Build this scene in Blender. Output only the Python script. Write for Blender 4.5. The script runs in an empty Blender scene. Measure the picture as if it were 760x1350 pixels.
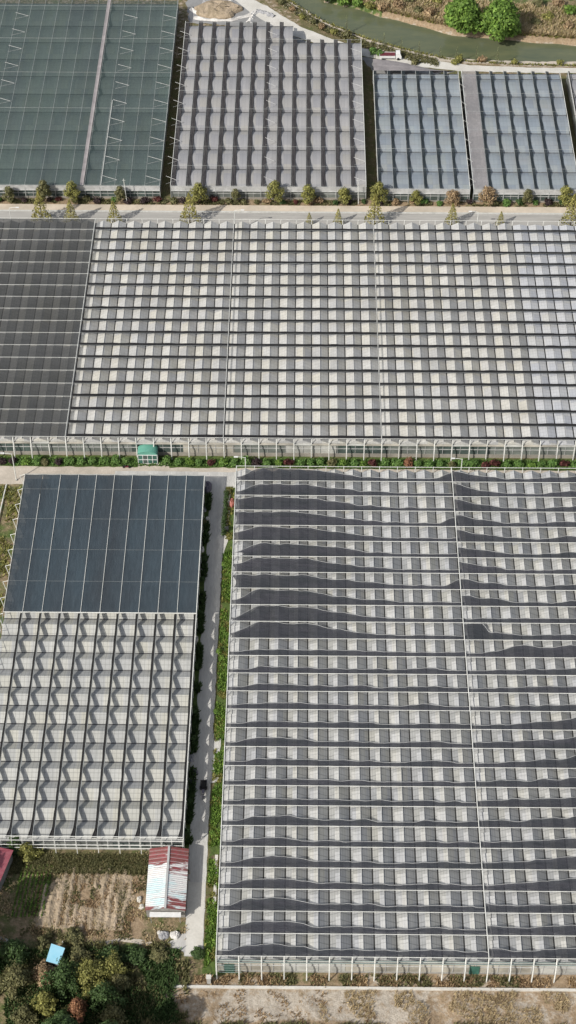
import bpy, math, random
from mathutils import Vector, noise
R = math.radians
C = bpy.context.scene.collection
rnd = random.Random(7)

# ------------------------------------------------------------------ camera
F, H = 2200.0, 277.0
D = math.atan(2450 / F)
PSI = math.atan(32 * math.cos(D) / F)
cam = bpy.data.cameras.new('camera')
co = bpy.data.objects.new('camera', cam)
C.objects.link(co)
cam.sensor_fit = 'VERTICAL'
cam.sensor_height = 24
cam.lens = 24 * F / 1350
cam.clip_end = 20000
cam.clip_start = 1
co.location = (0, 0, H)
co.rotation_euler = (math.pi / 2 - D, 0, PSI)
bpy.context.scene.camera = co


def G(px, py, z=0.0):
    """survey helper: where the sight line through a photo pixel meets height z"""
    cx, cy = px - 380, py - 675
    a = (cx, F * math.cos(D) - cy * math.sin(D), -F * math.sin(D) - cy * math.cos(D))
    c, s = math.cos(PSI), math.sin(PSI)
    v = (a[0] * c - a[1] * s, a[0] * s + a[1] * c, a[2])
    t = (z - H) / v[2]
    return (v[0] * t, v[1] * t)


# ------------------------------------------------------------------ light
w = bpy.data.worlds.new('World')
bpy.context.scene.world = w
w.use_nodes = True
nt = w.node_tree
bg = nt.nodes['Background']
sky = nt.nodes.new('ShaderNodeTexSky')
sky.sky_type = 'NISHITA'
sky.sun_disc = False
SUN_EL, AZ = 38.0, (0.743, 0.669)
sky.sun_elevation = R(SUN_EL)
sky.sun_rotation = R(228)
sky.dust_density = 2.0
hs = nt.nodes.new('ShaderNodeHueSaturation')
hs.inputs['Saturation'].default_value = 0.5
nt.links.new(sky.outputs[0], hs.inputs['Color'])
nt.links.new(hs.outputs[0], bg.inputs[0])
bg.inputs[1].default_value = 0.125
sl = bpy.data.lights.new('sun', 'SUN')
sl.energy = 4.2
sl.angle = R(0.5)
sl.color = (1.0, 0.955, 0.88)
so = bpy.data.objects.new('sun', sl)
C.objects.link(so)
ce = math.cos(R(SUN_EL))
so.rotation_euler = Vector((AZ[0] * ce, AZ[1] * ce, -math.sin(R(SUN_EL)))).to_track_quat('-Z', 'Y').to_euler()
so.location = (-100, -80, 120)
vs = bpy.context.scene.view_settings
vs.view_transform = 'Standard'
vs.look = 'None'
vs.gamma = 1
vs.exposure = 0.03


# ------------------------------------------------------------------ materials
class NT:
    def __init__(s, name):
        s.m = bpy.data.materials.new(name)
        s.m.use_nodes = True
        s.t = s.m.node_tree
        s.b = s.t.nodes['Principled BSDF']
        s.out = s.t.nodes['Material Output']
        s.b.inputs['Specular IOR Level'].default_value = 0.25

    def n(s, ty, **kw):
        o = s.t.nodes.new(ty)
        for k, v in kw.items():
            setattr(o, k, v)
        return o

    def l(s, a, b):
        s.t.links.new(a, b)

    def coord(s, scale=(1, 1, 1), world=False):
        if world:
            g = s.n('ShaderNodeNewGeometry').outputs['Position']
        else:
            g = s.n('ShaderNodeTexCoord').outputs['Object']
        mp = s.n('ShaderNodeMapping')
        mp.inputs['Scale'].default_value = scale
        s.l(g, mp.inputs[0])
        return mp.outputs[0]

    def noise(s, scale, detail=4, sc=(1, 1, 1), world=True, rough=0.6):
        n = s.n('ShaderNodeTexNoise')
        n.inputs['Scale'].default_value = scale
        n.inputs['Detail'].default_value = detail
        n.inputs['Roughness'].default_value = rough
        s.l(s.coord(sc, world), n.inputs[0])
        return n.outputs[0]

    def math(s, op, a, b=None, c=None):
        n = s.n('ShaderNodeMath', operation=op)
        for i, x in enumerate((a, b, c)):
            if x is None:
                continue
            if isinstance(x, (int, float)):
                n.inputs[i].default_value = x
            else:
                s.l(x, n.inputs[i])
        return n.outputs[0]

    def mix(s, f, a, b, bt='MIX'):
        n = s.n('ShaderNodeMix', data_type='RGBA', blend_type=bt)
        for k, x in ((0, f), (6, a), (7, b)):
            if isinstance(x, (int, float)):
                n.inputs[k].default_value = x
            elif isinstance(x, tuple):
                n.inputs[k].default_value = (*x, 1)
            else:
                s.l(x, n.inputs[k])
        return n.outputs[2]

    def ramp(s, f, lo, hi):
        n = s.n('ShaderNodeMapRange')
        n.inputs[1].default_value = lo
        n.inputs[2].default_value = hi
        s.l(f, n.inputs[0])
        return n.outputs[0]

    def bump(s, h, strength=0.3, dist=0.05):
        b = s.n('ShaderNodeBump')
        b.inputs['Strength'].default_value = strength
        b.inputs['Distance'].default_value = dist
        s.l(h, b.inputs['Height'])
        s.l(b.outputs[0], s.b.inputs['Normal'])


MATS = {}


def plain(name, col, col2=None, scale=1.0, rough=0.8, fine=0.15, metal=0, sc=(1, 1, 1), bump=0.0):
    """base colour broken up by two sizes of noise"""
    t = NT(name)
    c2 = col2 or tuple(x * 0.7 for x in col)
    f = t.ramp(t.noise(scale, 5, sc), 0.35, 0.65)
    c = t.mix(f, col, c2)
    g = t.ramp(t.noise(scale * 9, 3, sc), 0.3, 0.7)
    c = t.mix(t.math('MULTIPLY', g, fine), c, tuple(x * 0.45 for x in col))
    t.l(c, t.b.inputs['Base Color'])
    t.b.inputs['Roughness'].default_value = rough
    t.b.inputs['Metallic'].default_value = metal
    if bump:
        t.bump(g, bump, 0.1)
    MATS[name] = t.m
    return t.m


def glazing(name, col, dirt, bars=(0.62, 1.1), pane=(2.0, 1.1), barc=0.25, panevar=0.12, dirtamt=0.5, streak=(1, 1, 1)):
    """whitewashed roof panes: pane to pane differences, glazing bars, streaky dirt"""
    t = NT(name)
    pos = t.n('ShaderNodeNewGeometry').outputs['Position']
    sx = t.n('ShaderNodeSeparateXYZ')
    t.l(pos, sx.inputs[0])
    cx = t.math('FLOOR', t.math('DIVIDE', sx.outputs[0], pane[0]))
    cy = t.math('FLOOR', t.math('DIVIDE', sx.outputs[1], pane[1]))
    cb = t.n('ShaderNodeCombineXYZ')
    t.l(cx, cb.inputs[0])
    t.l(cy, cb.inputs[1])
    wn = t.n('ShaderNodeTexWhiteNoise', noise_dimensions='2D')
    t.l(cb.outputs[0], wn.inputs[0])
    c = t.mix(t.math('MULTIPLY', wn.outputs[0], panevar * 2), col, tuple(x * 0.62 for x in col))
    d = t.ramp(t.noise(0.12, 6, streak, rough=0.7), 0.42, 0.72)
    c = t.mix(t.math('MULTIPLY', d, dirtamt), c, dirt)
    d2 = t.ramp(t.noise(1.7, 5, streak, rough=0.75), 0.45, 0.75)
    c = t.mix(t.math('MULTIPLY', d2, dirtamt * 0.6), c, tuple(x * 0.8 for x in dirt))
    c2x = t.math('FLOOR', t.math('DIVIDE', t.math('ADD', sx.outputs[0], 0.8), 2.0))
    c2y = t.math('FLOOR', t.math('DIVIDE', t.math('ADD', sx.outputs[1], 2.2), 4.4))
    cb2 = t.n('ShaderNodeCombineXYZ')
    t.l(c2x, cb2.inputs[0])
    t.l(c2y, cb2.inputs[1])
    wn2 = t.n('ShaderNodeTexWhiteNoise', noise_dimensions='2D')
    t.l(cb2.outputs[0], wn2.inputs[0])
    c = t.mix(t.math('MULTIPLY', t.ramp(wn2.outputs[0], 0.6, 1.0), 0.6), c, (1.0, 0.97, 0.87), 'MULTIPLY')
    c = t.mix(t.math('MULTIPLY', t.ramp(wn2.outputs[0], 0.5, 0.0), 0.9), c, (0.80, 0.815, 0.86), 'MULTIPLY')
    for ax, per in ((0, bars[0]), (1, bars[1])):
        fr = t.math('FRACT', t.math('DIVIDE', sx.outputs[ax], per))
        ln = t.math('LESS_THAN', fr, 0.13)
        c = t.mix(t.math('MULTIPLY', ln, barc), c, tuple(x * 0.35 for x in col))
    t.l(c, t.b.inputs['Base Color'])
    t.b.inputs['Roughness'].default_value = 0.42
    MATS[name] = t.m
    return t.m


def netting(name, col, cover, col2=None, stripe=0.35, sc=(1, 1, 1), varscale=0.08):
    """shade cloth: part of the light goes straight through the weave"""
    t = NT(name)
    c2 = col2 or tuple(x * 0.7 for x in col)
    c = t.mix(t.ramp(t.noise(varscale, 5, sc), 0.35, 0.68), col, c2)
    c = t.mix(t.math('MULTIPLY', t.ramp(t.noise(1.3, 4, (sc[0], sc[1], 1)), 0.35, 0.7), stripe), c, tuple(x * 0.45 for x in col))
    t.l(c, t.b.inputs['Base Color'])
    t.b.inputs['Roughness'].default_value = 0.75
    t.b.inputs['Specular IOR Level'].default_value = 0.1
    t.bump(t.noise(0.55, 5, (sc[0], sc[1], 1), rough=0.7), 0.6, 0.4)
    tr = t.n('ShaderNodeBsdfTransparent')
    mx = t.n('ShaderNodeMixShader')
    f = t.math('ADD', cover - 0.04, t.math('MULTIPLY', t.noise(2.5, 3), 0.08))
    t.l(f, mx.inputs[0])
    t.l(tr.outputs[0], mx.inputs[1])
    t.l(t.b.outputs[0], mx.inputs[2])
    t.l(mx.outputs[0], t.out.inputs[0])
    MATS[name] = t.m
    return t.m


def leafy(name, col, col2, clump=0.6):
    t = NT(name)
    g = t.n('ShaderNodeNewGeometry')
    f = t.ramp(t.noise(clump, 3), 0.35, 0.65)
    c = t.mix(f, col, col2)
    c = t.mix(t.math('MULTIPLY', g.outputs['Random Per Island'], 0.55), c, tuple(x * 0.5 for x in col))
    c = t.mix(t.math('MULTIPLY', t.math('GREATER_THAN', g.outputs['Random Per Island'], 0.82), 0.5), c, tuple(min(1, x * 2.0) for x in col2))
    t.l(c, t.b.inputs['Base Color'])
    t.b.inputs['Roughness'].default_value = 0.6
    tl = t.n('ShaderNodeBsdfTranslucent')
    t.l(c, tl.inputs[0])
    mx = t.n('ShaderNodeMixShader')
    mx.inputs[0].default_value = 0.3
    t.l(t.b.outputs[0], mx.inputs[1])
    t.l(tl.outputs[0], mx.inputs[2])
    t.l(mx.outputs[0], t.out.inputs[0])
    MATS[name] = t.m
    return t.m


def glass(name, col, rough=0.15, scale=0.4):
    t = NT(name)
    f = t.ramp(t.noise(scale, 5), 0.35, 0.7)
    c = t.mix(f, col, tuple(x * 0.45 for x in col))
    t.l(c, t.b.inputs['Base Color'])
    t.b.inputs['Roughness'].default_value = rough
    t.b.inputs['Specular IOR Level'].default_value = 0.5
    MATS[name] = t.m


glazing('whitewashed glass', (0.54, 0.535, 0.51), (0.31, 0.30, 0.27), dirtamt=0.55)
glazing('clean white film', (0.50, 0.51, 0.525), (0.42, 0.42, 0.42), dirtamt=0.4, panevar=0.05)
glazing('grey roof glass', (0.385, 0.39, 0.385), (0.26, 0.26, 0.24), bars=(0.5, 1.47), barc=0.5, dirtamt=0.5)
glazing('pale film roof', (0.47, 0.47, 0.445), (0.33, 0.33, 0.29), bars=(0.8, 0.9), pane=(4, 2.2), barc=0.45)
glazing('vent glass', (0.50, 0.50, 0.49), (0.36, 0.36, 0.34), bars=(0.5, 1.47), barc=0.3)
glazing('arched grey film', (0.36, 0.355, 0.355), (0.27, 0.265, 0.265), bars=(1.0, 8.8), pane=(4, 8.8), barc=0.2, dirtamt=0.5, streak=(3, 0.4, 1))
glazing('arched blue film', (0.275, 0.315, 0.345), (0.26, 0.26, 0.265), bars=(1.0, 2.2), pane=(4, 8.8), barc=0.15, dirtamt=0.6)
glazing('arched green film', (0.42, 0.50, 0.48), (0.30, 0.35, 0.33), bars=(1.0, 2.2), pane=(4, 8.8), barc=0.15)
plain('weathered pink-grey cloth', (0.36, 0.33, 0.33), (0.26, 0.24, 0.24), 0.4)
netting('black shade net', (0.030, 0.030, 0.031), 0.98)
netting('grey black shade net', (0.08, 0.082, 0.083), 0.71, (0.06, 0.062, 0.06), sc=(0.4, 1.6, 1))
netting('purple black shade net', (0.070, 0.070, 0.082), 0.81, (0.046, 0.052, 0.058), sc=(0.3, 2.2, 1), varscale=0.25)
netting('slate blue shade net', (0.058, 0.080, 0.097), 0.93, (0.05, 0.06, 0.070), sc=(1.2, 0.25, 1), varscale=0.12)
netting('green grey shade net', (0.068, 0.098, 0.090), 0.66, (0.055, 0.074, 0.078), sc=(1.5, 0.3, 1))
netting('mid grey shade net', (0.072, 0.068, 0.068), 0.92, (0.052, 0.048, 0.052), sc=(3, 0.5, 1), varscale=0.3)
netting('blue black shade net', (0.035, 0.046, 0.052), 0.90)
netting('faded pink shade net', (0.44, 0.41, 0.405), 0.6)
plain('white pipe', (0.74, 0.74, 0.70), (0.60, 0.60, 0.56), 0.5, 0.45)
plain('grey pipe', (0.42, 0.44, 0.43), (0.30, 0.31, 0.30), 0.5, 0.45)
plain('pale green pipe', (0.26, 0.33, 0.31), (0.20, 0.25, 0.24), 0.5, 0.5)
plain('gutter steel', (0.13, 0.13, 0.13), (0.06, 0.06, 0.06), 0.6, 0.5)
plain('dark gutter', (0.045, 0.045, 0.045), (0.025, 0.025, 0.025), 0.6, 0.7)
plain('ridge aluminium', (0.50, 0.50, 0.49), (0.36, 0.36, 0.35), 0.7, 0.5)
glass('dark greenhouse glass', (0.10, 0.13, 0.12), 0.12)
glass('grey greenhouse glass', (0.22, 0.24, 0.22), 0.3, 0.25)
glass('milky side film', (0.50, 0.47, 0.40), 0.5, 0.2)
glass('pale side film', (0.55, 0.55, 0.51), 0.5, 0.2)
glass('green door glass', (0.07, 0.19, 0.15), 0.3)
plain('tan base wall', (0.36, 0.33, 0.29), (0.26, 0.24, 0.21), 0.4)
plain('concrete', (0.42, 0.41, 0.38), (0.31, 0.30, 0.28), 0.35, 0.9, 0.35, bump=0.3)
plain('pale concrete', (0.66, 0.64, 0.59), (0.55, 0.53, 0.48), 0.25, 0.9, 0.25)
plain('lane concrete', (0.62, 0.61, 0.58), (0.46, 0.45, 0.43), 0.5, 0.9, 0.4, sc=(1.6, 0.22, 1), bump=0.3)
plain('worn asphalt', (0.47, 0.455, 0.425), (0.33, 0.32, 0.30), 0.6, 0.9, 0.35, sc=(0.08, 1.2, 1))
plain('tan pavement', (0.66, 0.57, 0.46), (0.48, 0.42, 0.34), 0.1, 0.9, 0.25)
plain('yard paving', (0.31, 0.31, 0.31), (0.25, 0.25, 0.245), 0.1, 0.9, 0.3)
plain('dusty path', (0.60, 0.53, 0.45), (0.46, 0.41, 0.34), 0.3, 0.95, 0.4)
plain('grey white line', (0.60, 0.60, 0.57), (0.45, 0.45, 0.42), 0.7)
plain('tilled soil', (0.55, 0.44, 0.32), (0.25, 0.20, 0.13), 0.9, 1, 0.5, sc=(1.0, 0.13, 1), bump=0.8)
plain('bark', (0.12, 0.09, 0.06), (0.08, 0.06, 0.045), 2)
plain('white cloth', (0.72, 0.70, 0.67), (0.5, 0.48, 0.45), 0.8)
plain('grey cloth', (0.36, 0.36, 0.37), (0.26, 0.26, 0.27), 0.8)
plain('green canopy', (0.10, 0.32, 0.24), (0.16, 0.38, 0.30), 0.8, 0.4)
plain('white paint', (0.78, 0.78, 0.76), (0.66, 0.66, 0.64), 1.2, 0.4)
plain('maroon paint', (0.16, 0.035, 0.045), (0.11, 0.03, 0.035), 1.2, 0.6)
plain('faded red sheet', (0.26, 0.065, 0.085), (0.34, 0.12, 0.14), 0.5, 0.6, sc=(1, 3, 1))
plain('sky blue sheet', (0.30, 0.62, 0.78), (0.36, 0.66, 0.80), 0.6, 0.5, 0.08)
plain('black rubber', (0.02, 0.02, 0.02))
plain('dark steel', (0.05, 0.05, 0.055), (0.03, 0.03, 0.035), 1, 0.5)
plain('plum tarp', (0.20, 0.19, 0.23), (0.13, 0.12, 0.15), 2)
plain('red plastic', (0.35, 0.08, 0.07), (0.5, 0.25, 0.2), 3)
plain('hut wall', (0.30, 0.29, 0.27), (0.2, 0.19, 0.18), 1)
leafy('fresh green leaves', (0.10, 0.19, 0.035), (0.20, 0.31, 0.06))
leafy('deep green leaves', (0.055, 0.095, 0.03), (0.08, 0.13, 0.045))
leafy('hedge leaves', (0.10, 0.20, 0.05), (0.17, 0.28, 0.075), 1.2)
leafy('yellow green leaves', (0.20, 0.20, 0.06), (0.30, 0.29, 0.09))
leafy('conifer gold', (0.26, 0.25, 0.075), (0.36, 0.32, 0.10))
leafy('maroon leaves', (0.09, 0.03, 0.03), (0.16, 0.06, 0.05))
leafy('dark plum leaves', (0.045, 0.03, 0.035), (0.08, 0.055, 0.05))
leafy('russet leaves', (0.24, 0.10, 0.06), (0.32, 0.17, 0.09))
leafy('dry straw', (0.56, 0.46, 0.29), (0.42, 0.33, 0.19))
leafy('dull olive leaves', (0.14, 0.145, 0.065), (0.20, 0.185, 0.085))
leafy('pale sapling leaves', (0.16, 0.19, 0.09), (0.24, 0.25, 0.13))
leafy('brown bush twigs', (0.32, 0.22, 0.13), (0.42, 0.31, 0.18))

# shed sheets: white and cyan sheets with the old red showing at both ends
t = NT('patched red and white sheets')
pos = t.n('ShaderNodeNewGeometry').outputs['Position']
sx = t.n('ShaderNodeSeparateXYZ')
t.l(pos, sx.inputs[0])
n1 = t.noise(0.5, 4, (0.35, 2.0, 1))
yy = t.math('ABSOLUTE', t.math('DIVIDE', t.math('SUBTRACT', sx.outputs[1], 153.6), 7.0))
xr = t.math('MULTIPLY', t.math('GREATER_THAN', sx.outputs[0], -23.7), 0.2)
k = t.math('ADD', t.math('ADD', yy, xr), t.math('MULTIPLY', t.math('SUBTRACT', n1, 0.5), 2.3))
redf = t.ramp(k, 0.52, 0.66)
cy = t.ramp(t.noise(0.35, 2, (0.5, 1, 1)), 0.45, 0.6)
base = t.mix(cy, (0.66, 0.66, 0.64), (0.52, 0.66, 0.67))
c = t.mix(redf, base, t.mix(t.ramp(t.noise(1.1, 5), 0.35, 0.65), (0.25, 0.065, 0.07), (0.17, 0.07, 0.06)))
fr = t.math('FRACT', t.math('DIVIDE', sx.outputs[1], 0.82))
c = t.mix(t.math('MULTIPLY', t.math('LESS_THAN', fr, 0.16), 0.55), c, (0.62, 0.55, 0.55))
c = t.mix(t.math('MULTIPLY', t.ramp(t.noise(3, 4), 0.5, 0.8), 0.35), c, (0.3, 0.2, 0.18))
t.l(c, t.b.inputs['Base Color'])
t.b.inputs['Roughness'].default_value = 0.5
MATS[t.m.name] = t.m

# water
t = NT('green canal water')
c = t.mix(t.ramp(t.noise(0.16, 6, (0.5, 1.4, 1), rough=0.7), 0.35, 0.7), (0.135, 0.145, 0.08), (0.085, 0.105, 0.065))
t.l(c, t.b.inputs['Base Color'])
t.b.inputs['Roughness'].default_value = 0.12
t.b.inputs['Specular IOR Level'].default_value = 0.5
t.bump(t.noise(1.2, 3), 0.12, 0.05)
MATS[t.m.name] = t.m

# terrain: colours of grass, bare soil and pale dust chosen by a vertex attribute
t = NT('scrubby ground')
at = t.n('ShaderNodeAttribute', attribute_name='cover')
sp = t.n('ShaderNodeSeparateXYZ')
t.l(at.outputs['Vector'], sp.inputs[0])
n1, n2, n3 = t.noise(0.25, 6, rough=0.7), t.noise(1.3, 5, rough=0.7), t.noise(0.6, 6, (1, 1, 3), rough=0.75)


def soft(v, nn):
    return t.ramp(t.math('ADD', v, t.math('MULTIPLY', t.math('SUBTRACT', nn, 0.5), 1.5)), 0.35, 0.62)


c = t.mix(t.ramp(n2, 0.35, 0.65), (0.19, 0.15, 0.085), (0.12, 0.105, 0.055))
c = t.mix(t.ramp(n1, 0.4, 0.62), c, (0.11, 0.12, 0.045))
c = t.mix(soft(sp.outputs[1], n3), c, t.mix(t.ramp(n2, 0.35, 0.65), (0.36, 0.27, 0.18), (0.25, 0.18, 0.11)))
c = t.mix(soft(sp.outputs[0], n1), c, t.mix(t.ramp(n2, 0.35, 0.65), (0.10, 0.15, 0.035), (0.055, 0.085, 0.025)))
c = t.mix(soft(sp.outputs[2], n3), c, t.mix(t.ramp(n2, 0.35, 0.65), (0.50, 0.45, 0.38), (0.38, 0.33, 0.27)))
c = t.mix(t.math('MULTIPLY', t.ramp(t.noise(4, 4), 0.5, 0.75), 0.5), c, (0.05, 0.045, 0.025))
t.l(c, t.b.inputs['Base Color'])
t.b.inputs['Roughness'].default_value = 0.95
t.bump(n2, 0.6, 0.4)
MATS[t.m.name] = t.m


# ------------------------------------------------------------------ mesh builder
class MB:
    def __init__(s):
        s.v, s.f = [], []

    def add(s, vs_, fs):
        k = len(s.v)
        s.v += [tuple(p) for p in vs_]
        s.f += [tuple(i + k for i in f) for f in fs]
        return s

    def poly(s, pts):
        return s.add(pts, [tuple(range(len(pts)))])

    def box(s, x0, x1, y0, y1, z0, z1):
        return s.add([(x0, y0, z0), (x1, y0, z0), (x1, y1, z0), (x0, y1, z0), (x0, y0, z1), (x1, y0, z1), (x1, y1, z1), (x0, y1, z1)],
                     [(0, 3, 2, 1), (4, 5, 6, 7), (0, 1, 5, 4), (1, 2, 6, 5), (2, 3, 7, 6), (3, 0, 4, 7)])

    def tube(s, pts, r, n=6, r2=None):
        pts = [Vector(p) for p in pts]
        rings = []
        for i, p in enumerate(pts):
            a = pts[max(i - 1, 0)]
            b = pts[min(i + 1, len(pts) - 1)]
            d = (b - a).normalized()
            up = Vector((0, 0, 1)) if abs(d.z) < 0.9 else Vector((1, 0, 0))
            u = d.cross(up).normalized()
            v = d.cross(u)
            rr = r if r2 is None else r + (r2 - r) * i / (len(pts) - 1)
            rings.append([p + (u * math.cos(2 * math.pi * k / n) + v * math.sin(2 * math.pi * k / n)) * rr for k in range(n)])
        vs_ = [q for rg in rings for q in rg]
        fs = []
        for i in range(len(pts) - 1):
            for k in range(n):
                fs.append((i * n + k, i * n + (k + 1) % n, (i + 1) * n + (k + 1) % n, (i + 1) * n + k))
        fs.append(tuple(range(n))[::-1])
        fs.append(tuple((len(pts) - 1) * n + k for k in range(n)))
        return s.add(vs_, fs)

    def grid(s, fn, nu, nv):
        vs_ = [fn(i / nu, j / nv) for j in range(nv + 1) for i in range(nu + 1)]
        fs = [(j * (nu + 1) + i, j * (nu + 1) + i + 1, (j + 1) * (nu + 1) + i + 1, (j + 1) * (nu + 1) + i) for j in range(nv) for i in range(nu)]
        return s.add(vs_, fs)

    def build(s, name, mat, parent=None, label=None, kind=None):
        off = Vector(parent.get('_o', (0, 0, 0))) if parent else Vector((0, 0, 0))
        me = bpy.data.meshes.new(name)
        me.from_pydata([(p[0] - off.x, p[1] - off.y, p[2] - off.z) for p in s.v], [], s.f)
        me.materials.append(MATS[mat])
        me.update()
        o = bpy.data.objects.new(name, me)
        C.objects.link(o)
        if parent:
            o.parent = parent
            o['_o'] = tuple(off)
        if label:
            o['label'] = label
        if kind:
            o['kind'] = kind
        return o


def thing(name, label, cat, loc, group=None):
    o = bpy.data.objects.new(name, None)
    C.objects.link(o)
    o.location = loc
    o.empty_display_size = 0.5
    o['_o'] = tuple(loc)
    tag(o, label, cat, group)
    return o


def tag(o, label, cat, group=None):
    o['label'] = label
    o['category'] = cat
    if group:
        o['group'] = group
    return o


def copy_tree(o, parent=None):
    c = o.copy()
    C.objects.link(c)
    if parent is not None:
        c.parent = parent
    for ch in list(o.children):
        copy_tree(ch, c)
    return c


ORD = ['first', 'second', 'third', 'fourth', 'fifth', 'sixth', 'seventh', 'eighth', 'ninth', 'tenth', 'eleventh', 'twelfth',
       'thirteenth', 'fourteenth', 'fifteenth', 'sixteenth', 'seventeenth', 'eighteenth', 'nineteenth', 'twentieth']
ORD += ['twenty-' + x for x in ORD[:9]] + ['thirtieth'] + ['thirty-' + x for x in ORD[:9]] + ['fortieth'] + ['forty-' + x for x in ORD[:9]] + ['fiftieth'] + ['fifty-' + x for x in ORD[:9]]


def nz(x, y, z=0.0, s=1.0):
    return noise.noise(Vector((x * s, y * s, z)))


# ------------------------------------------------------------------ terrain
near_bank = [(-160, 560), (-60, 512), (-22, 484), (-1, 458.5), (7.1, 450), (18.5, 441.8), (31.9, 435), (45.1, 430), (62.9, 428.1), (80.7, 427.5), (120, 427), (160, 428)]
far_bank = [(-160, 574), (-60, 526), (-14, 492), (7.2, 461), (16.5, 457.4), (23.4, 453.6), (32.5, 449.4), (45.9, 443.3), (63.9, 440.2), (81.8, 438), (120, 437), (160, 438)]


def lin(pts, x):
    for a, b in zip(pts, pts[1:]):
        if a[0] <= x <= b[0]:
            k_ = (x - a[0]) / (b[0] - a[0])
            return a[1] + (b[1] - a[1]) * k_
    return pts[0][1] if x < pts[0][0] else pts[-1][1]


def inside(poly, x, y):
    r = False
    j = len(poly) - 1
    for i in range(len(poly)):
        xi, yi = poly[i]
        xj, yj = poly[j]
        if (yi > y) != (yj > y) and x < (xj - xi) * (y - yi) / (yj - yi) + xi:
            r = not r
        j = i
    return r


dirt_low = [G(*p) for p in ((270, 1290), (760, 1300), (760, 1312), (560, 1312), (520, 1345), (230, 1350), (200, 1300))]
pale_low = [G(*p) for p in ((300, 1302), (560, 1304), (570, 1345), (280, 1352))]
tilled = [G(*p) for p in ((80, 1138), (190, 1140), (190, 1210), (180, 1240), (60, 1228))]


def cover(x, y):
    g, d, p = 0.25, 0.3, 0.0
    nb, fb = lin(near_bank, x), lin(far_bank, x)
    if y > fb:
        g, d = 0.38 + 0.5 * nz(x, y, 3, 0.06), 0.5
        if y < fb + 2.5:
            g, d, p = 0.1, 0.8, 0.25
        if x < 25:
            g = 0.75
    elif y > nb - 3.2:
        g, d, p = 0.1, 0.6, 0.55
    elif y > nb - 8:
        g, d, p = 0.35, 0.45, 0.1
    elif y > 428 and x < 0:
        g, d, p = 0.2, 0.45, 0.35
    elif 358.4 < y < 361:
        g, d = 0.3, 0.75
    elif 262.5 < y < 265.8:
        g, d = 0.9, 0.1
    elif 137 < y < 258 and -16.7 < x < -13.9:
        g, d = 0.95, 0.05
        if 150 < y < 162 and x > -15.6:
            g, p = 0.3, 0.3
    elif 162 < y < 258 and -24 < x < -18:
        g, d = 0.75, 0.2
    elif x < -60 and y > 160 and y < 262:
        g, d = 0.45, 0.5
    elif inside(tilled, x, y):
        g, d = 0.0, 0.9
    elif y < 162:
        if inside(pale_low, x, y):
            g, d, p = 0.0, 0.8, 0.62
        elif inside(dirt_low, x, y):
            g, d, p = 0.0, 0.75, 0.42
        elif x > 10 and y < 138:
            g, d, p = 0.0, 0.75, 0.42 + 0.25 * nz(x, y, 6, 0.12)
        elif y > 156:
            g, d = 0.5, 0.45
        elif y < 143 and x < -18:
            g, d = 0.38, 0.42
        else:
            g, d = 0.35, 0.45
    return g, d, p


NX, NY, GX0, GX1, GY0, GY1 = 250, 380, -150, 150, 95, 560
vs_, fs, cov = [], [], []
for j in range(NY + 1):
    for i in range(NX + 1):
        x = GX0 + (GX1 - GX0) * i / NX
        y = GY0 + (GY1 - GY0) * j / NY
        z = 0.0
        nb, fb = lin(near_bank, x), lin(far_bank, x)
        wob = 0.7 * nz(x, y, 1, 0.15)
        if i not in (0, NX) and j not in (0, NY) and nb - 1.2 + wob < y < fb + 1.4 + wob:
            dd = min(y - (nb - 1.2 + wob), (fb + 1.4 + wob) - y)
            z = -min(2.2, dd * 1.1)
        if y < 137 and y > 97 and abs(x) < 140 or y > fb + 3:
            z += 0.5 * nz(x, y, 5, 0.22) * (1 if y < 134 else 0.4)
            if j in (0, NY) or i in (0, NX):
                z = 0
        vs_.append((x, y, z - 0.02))
        cov.append(cover(x, y))
for j in range(NY):
    for i in range(NX):
        a = j * (NX + 1) + i
        fs.append((a, a + 1, a + NX + 2, a + NX + 1))
B_ = 7000
k = len(vs_)
ci = [0, NX, (NY + 1) * (NX + 1) - 1, NY * (NX + 1)]
vs_ += [(-B_, -B_, -0.02), (B_, -B_, -0.02), (B_, B_, -0.02), (-B_, B_, -0.02)]
cov += [(0.4, 0.4, 0)] * 4
fs.append(tuple([k, k + 1] + list(range(NX, -1, -1))))
fs.append(tuple([k + 1, k + 2] + [j * (NX + 1) + NX for j in range(NY, -1, -1)]))
fs.append(tuple([k + 2, k + 3] + [NY * (NX + 1) + i for i in range(0, NX + 1)]))
fs.append(tuple([k + 3, k] + [j * (NX + 1) for j in range(0, NY + 1)]))
m = MB()
m.v, m.f = vs_, fs
gr = m.build('ground', 'scrubby ground', kind='structure')
a_ = gr.data.attributes.new('cover', 'FLOAT_VECTOR', 'POINT')
a_.data.foreach_set('vector', [q for c_ in cov for q in c_])

m = MB()
for a, b, c_, d_ in zip(near_bank, near_bank[1:], far_bank[1:], far_bank):
    m.poly([(a[0], a[1] - 1.5, -1.3), (b[0], b[1] - 1.5, -1.3), (c_[0], c_[1] + 1.5, -1.3), (d_[0], d_[1] + 1.5, -1.3)])
m.build('canal_water', 'green canal water', kind='structure')


def patch(name, pts, z, mat, wob=0.25, step=1.2):
    out = []
    n_ = len(pts)
    for i in range(n_):
        a, b = Vector(pts[i]), Vector(pts[(i + 1) % n_])
        L = (b - a).length
        kk = max(1, int(L / step))
        nrm = Vector((-(b - a).y, (b - a).x)).normalized()
        for j in range(kk):
            p = a + (b - a) * j / kk
            q = p + nrm * (nz(p.x, p.y, 9, 0.6) + 0.5 * nz(p.x, p.y, 4, 2.0)) * wob
            out.append((q.x, q.y, z))
    return MB().poly(out).build(name, mat, kind='structure')


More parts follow.
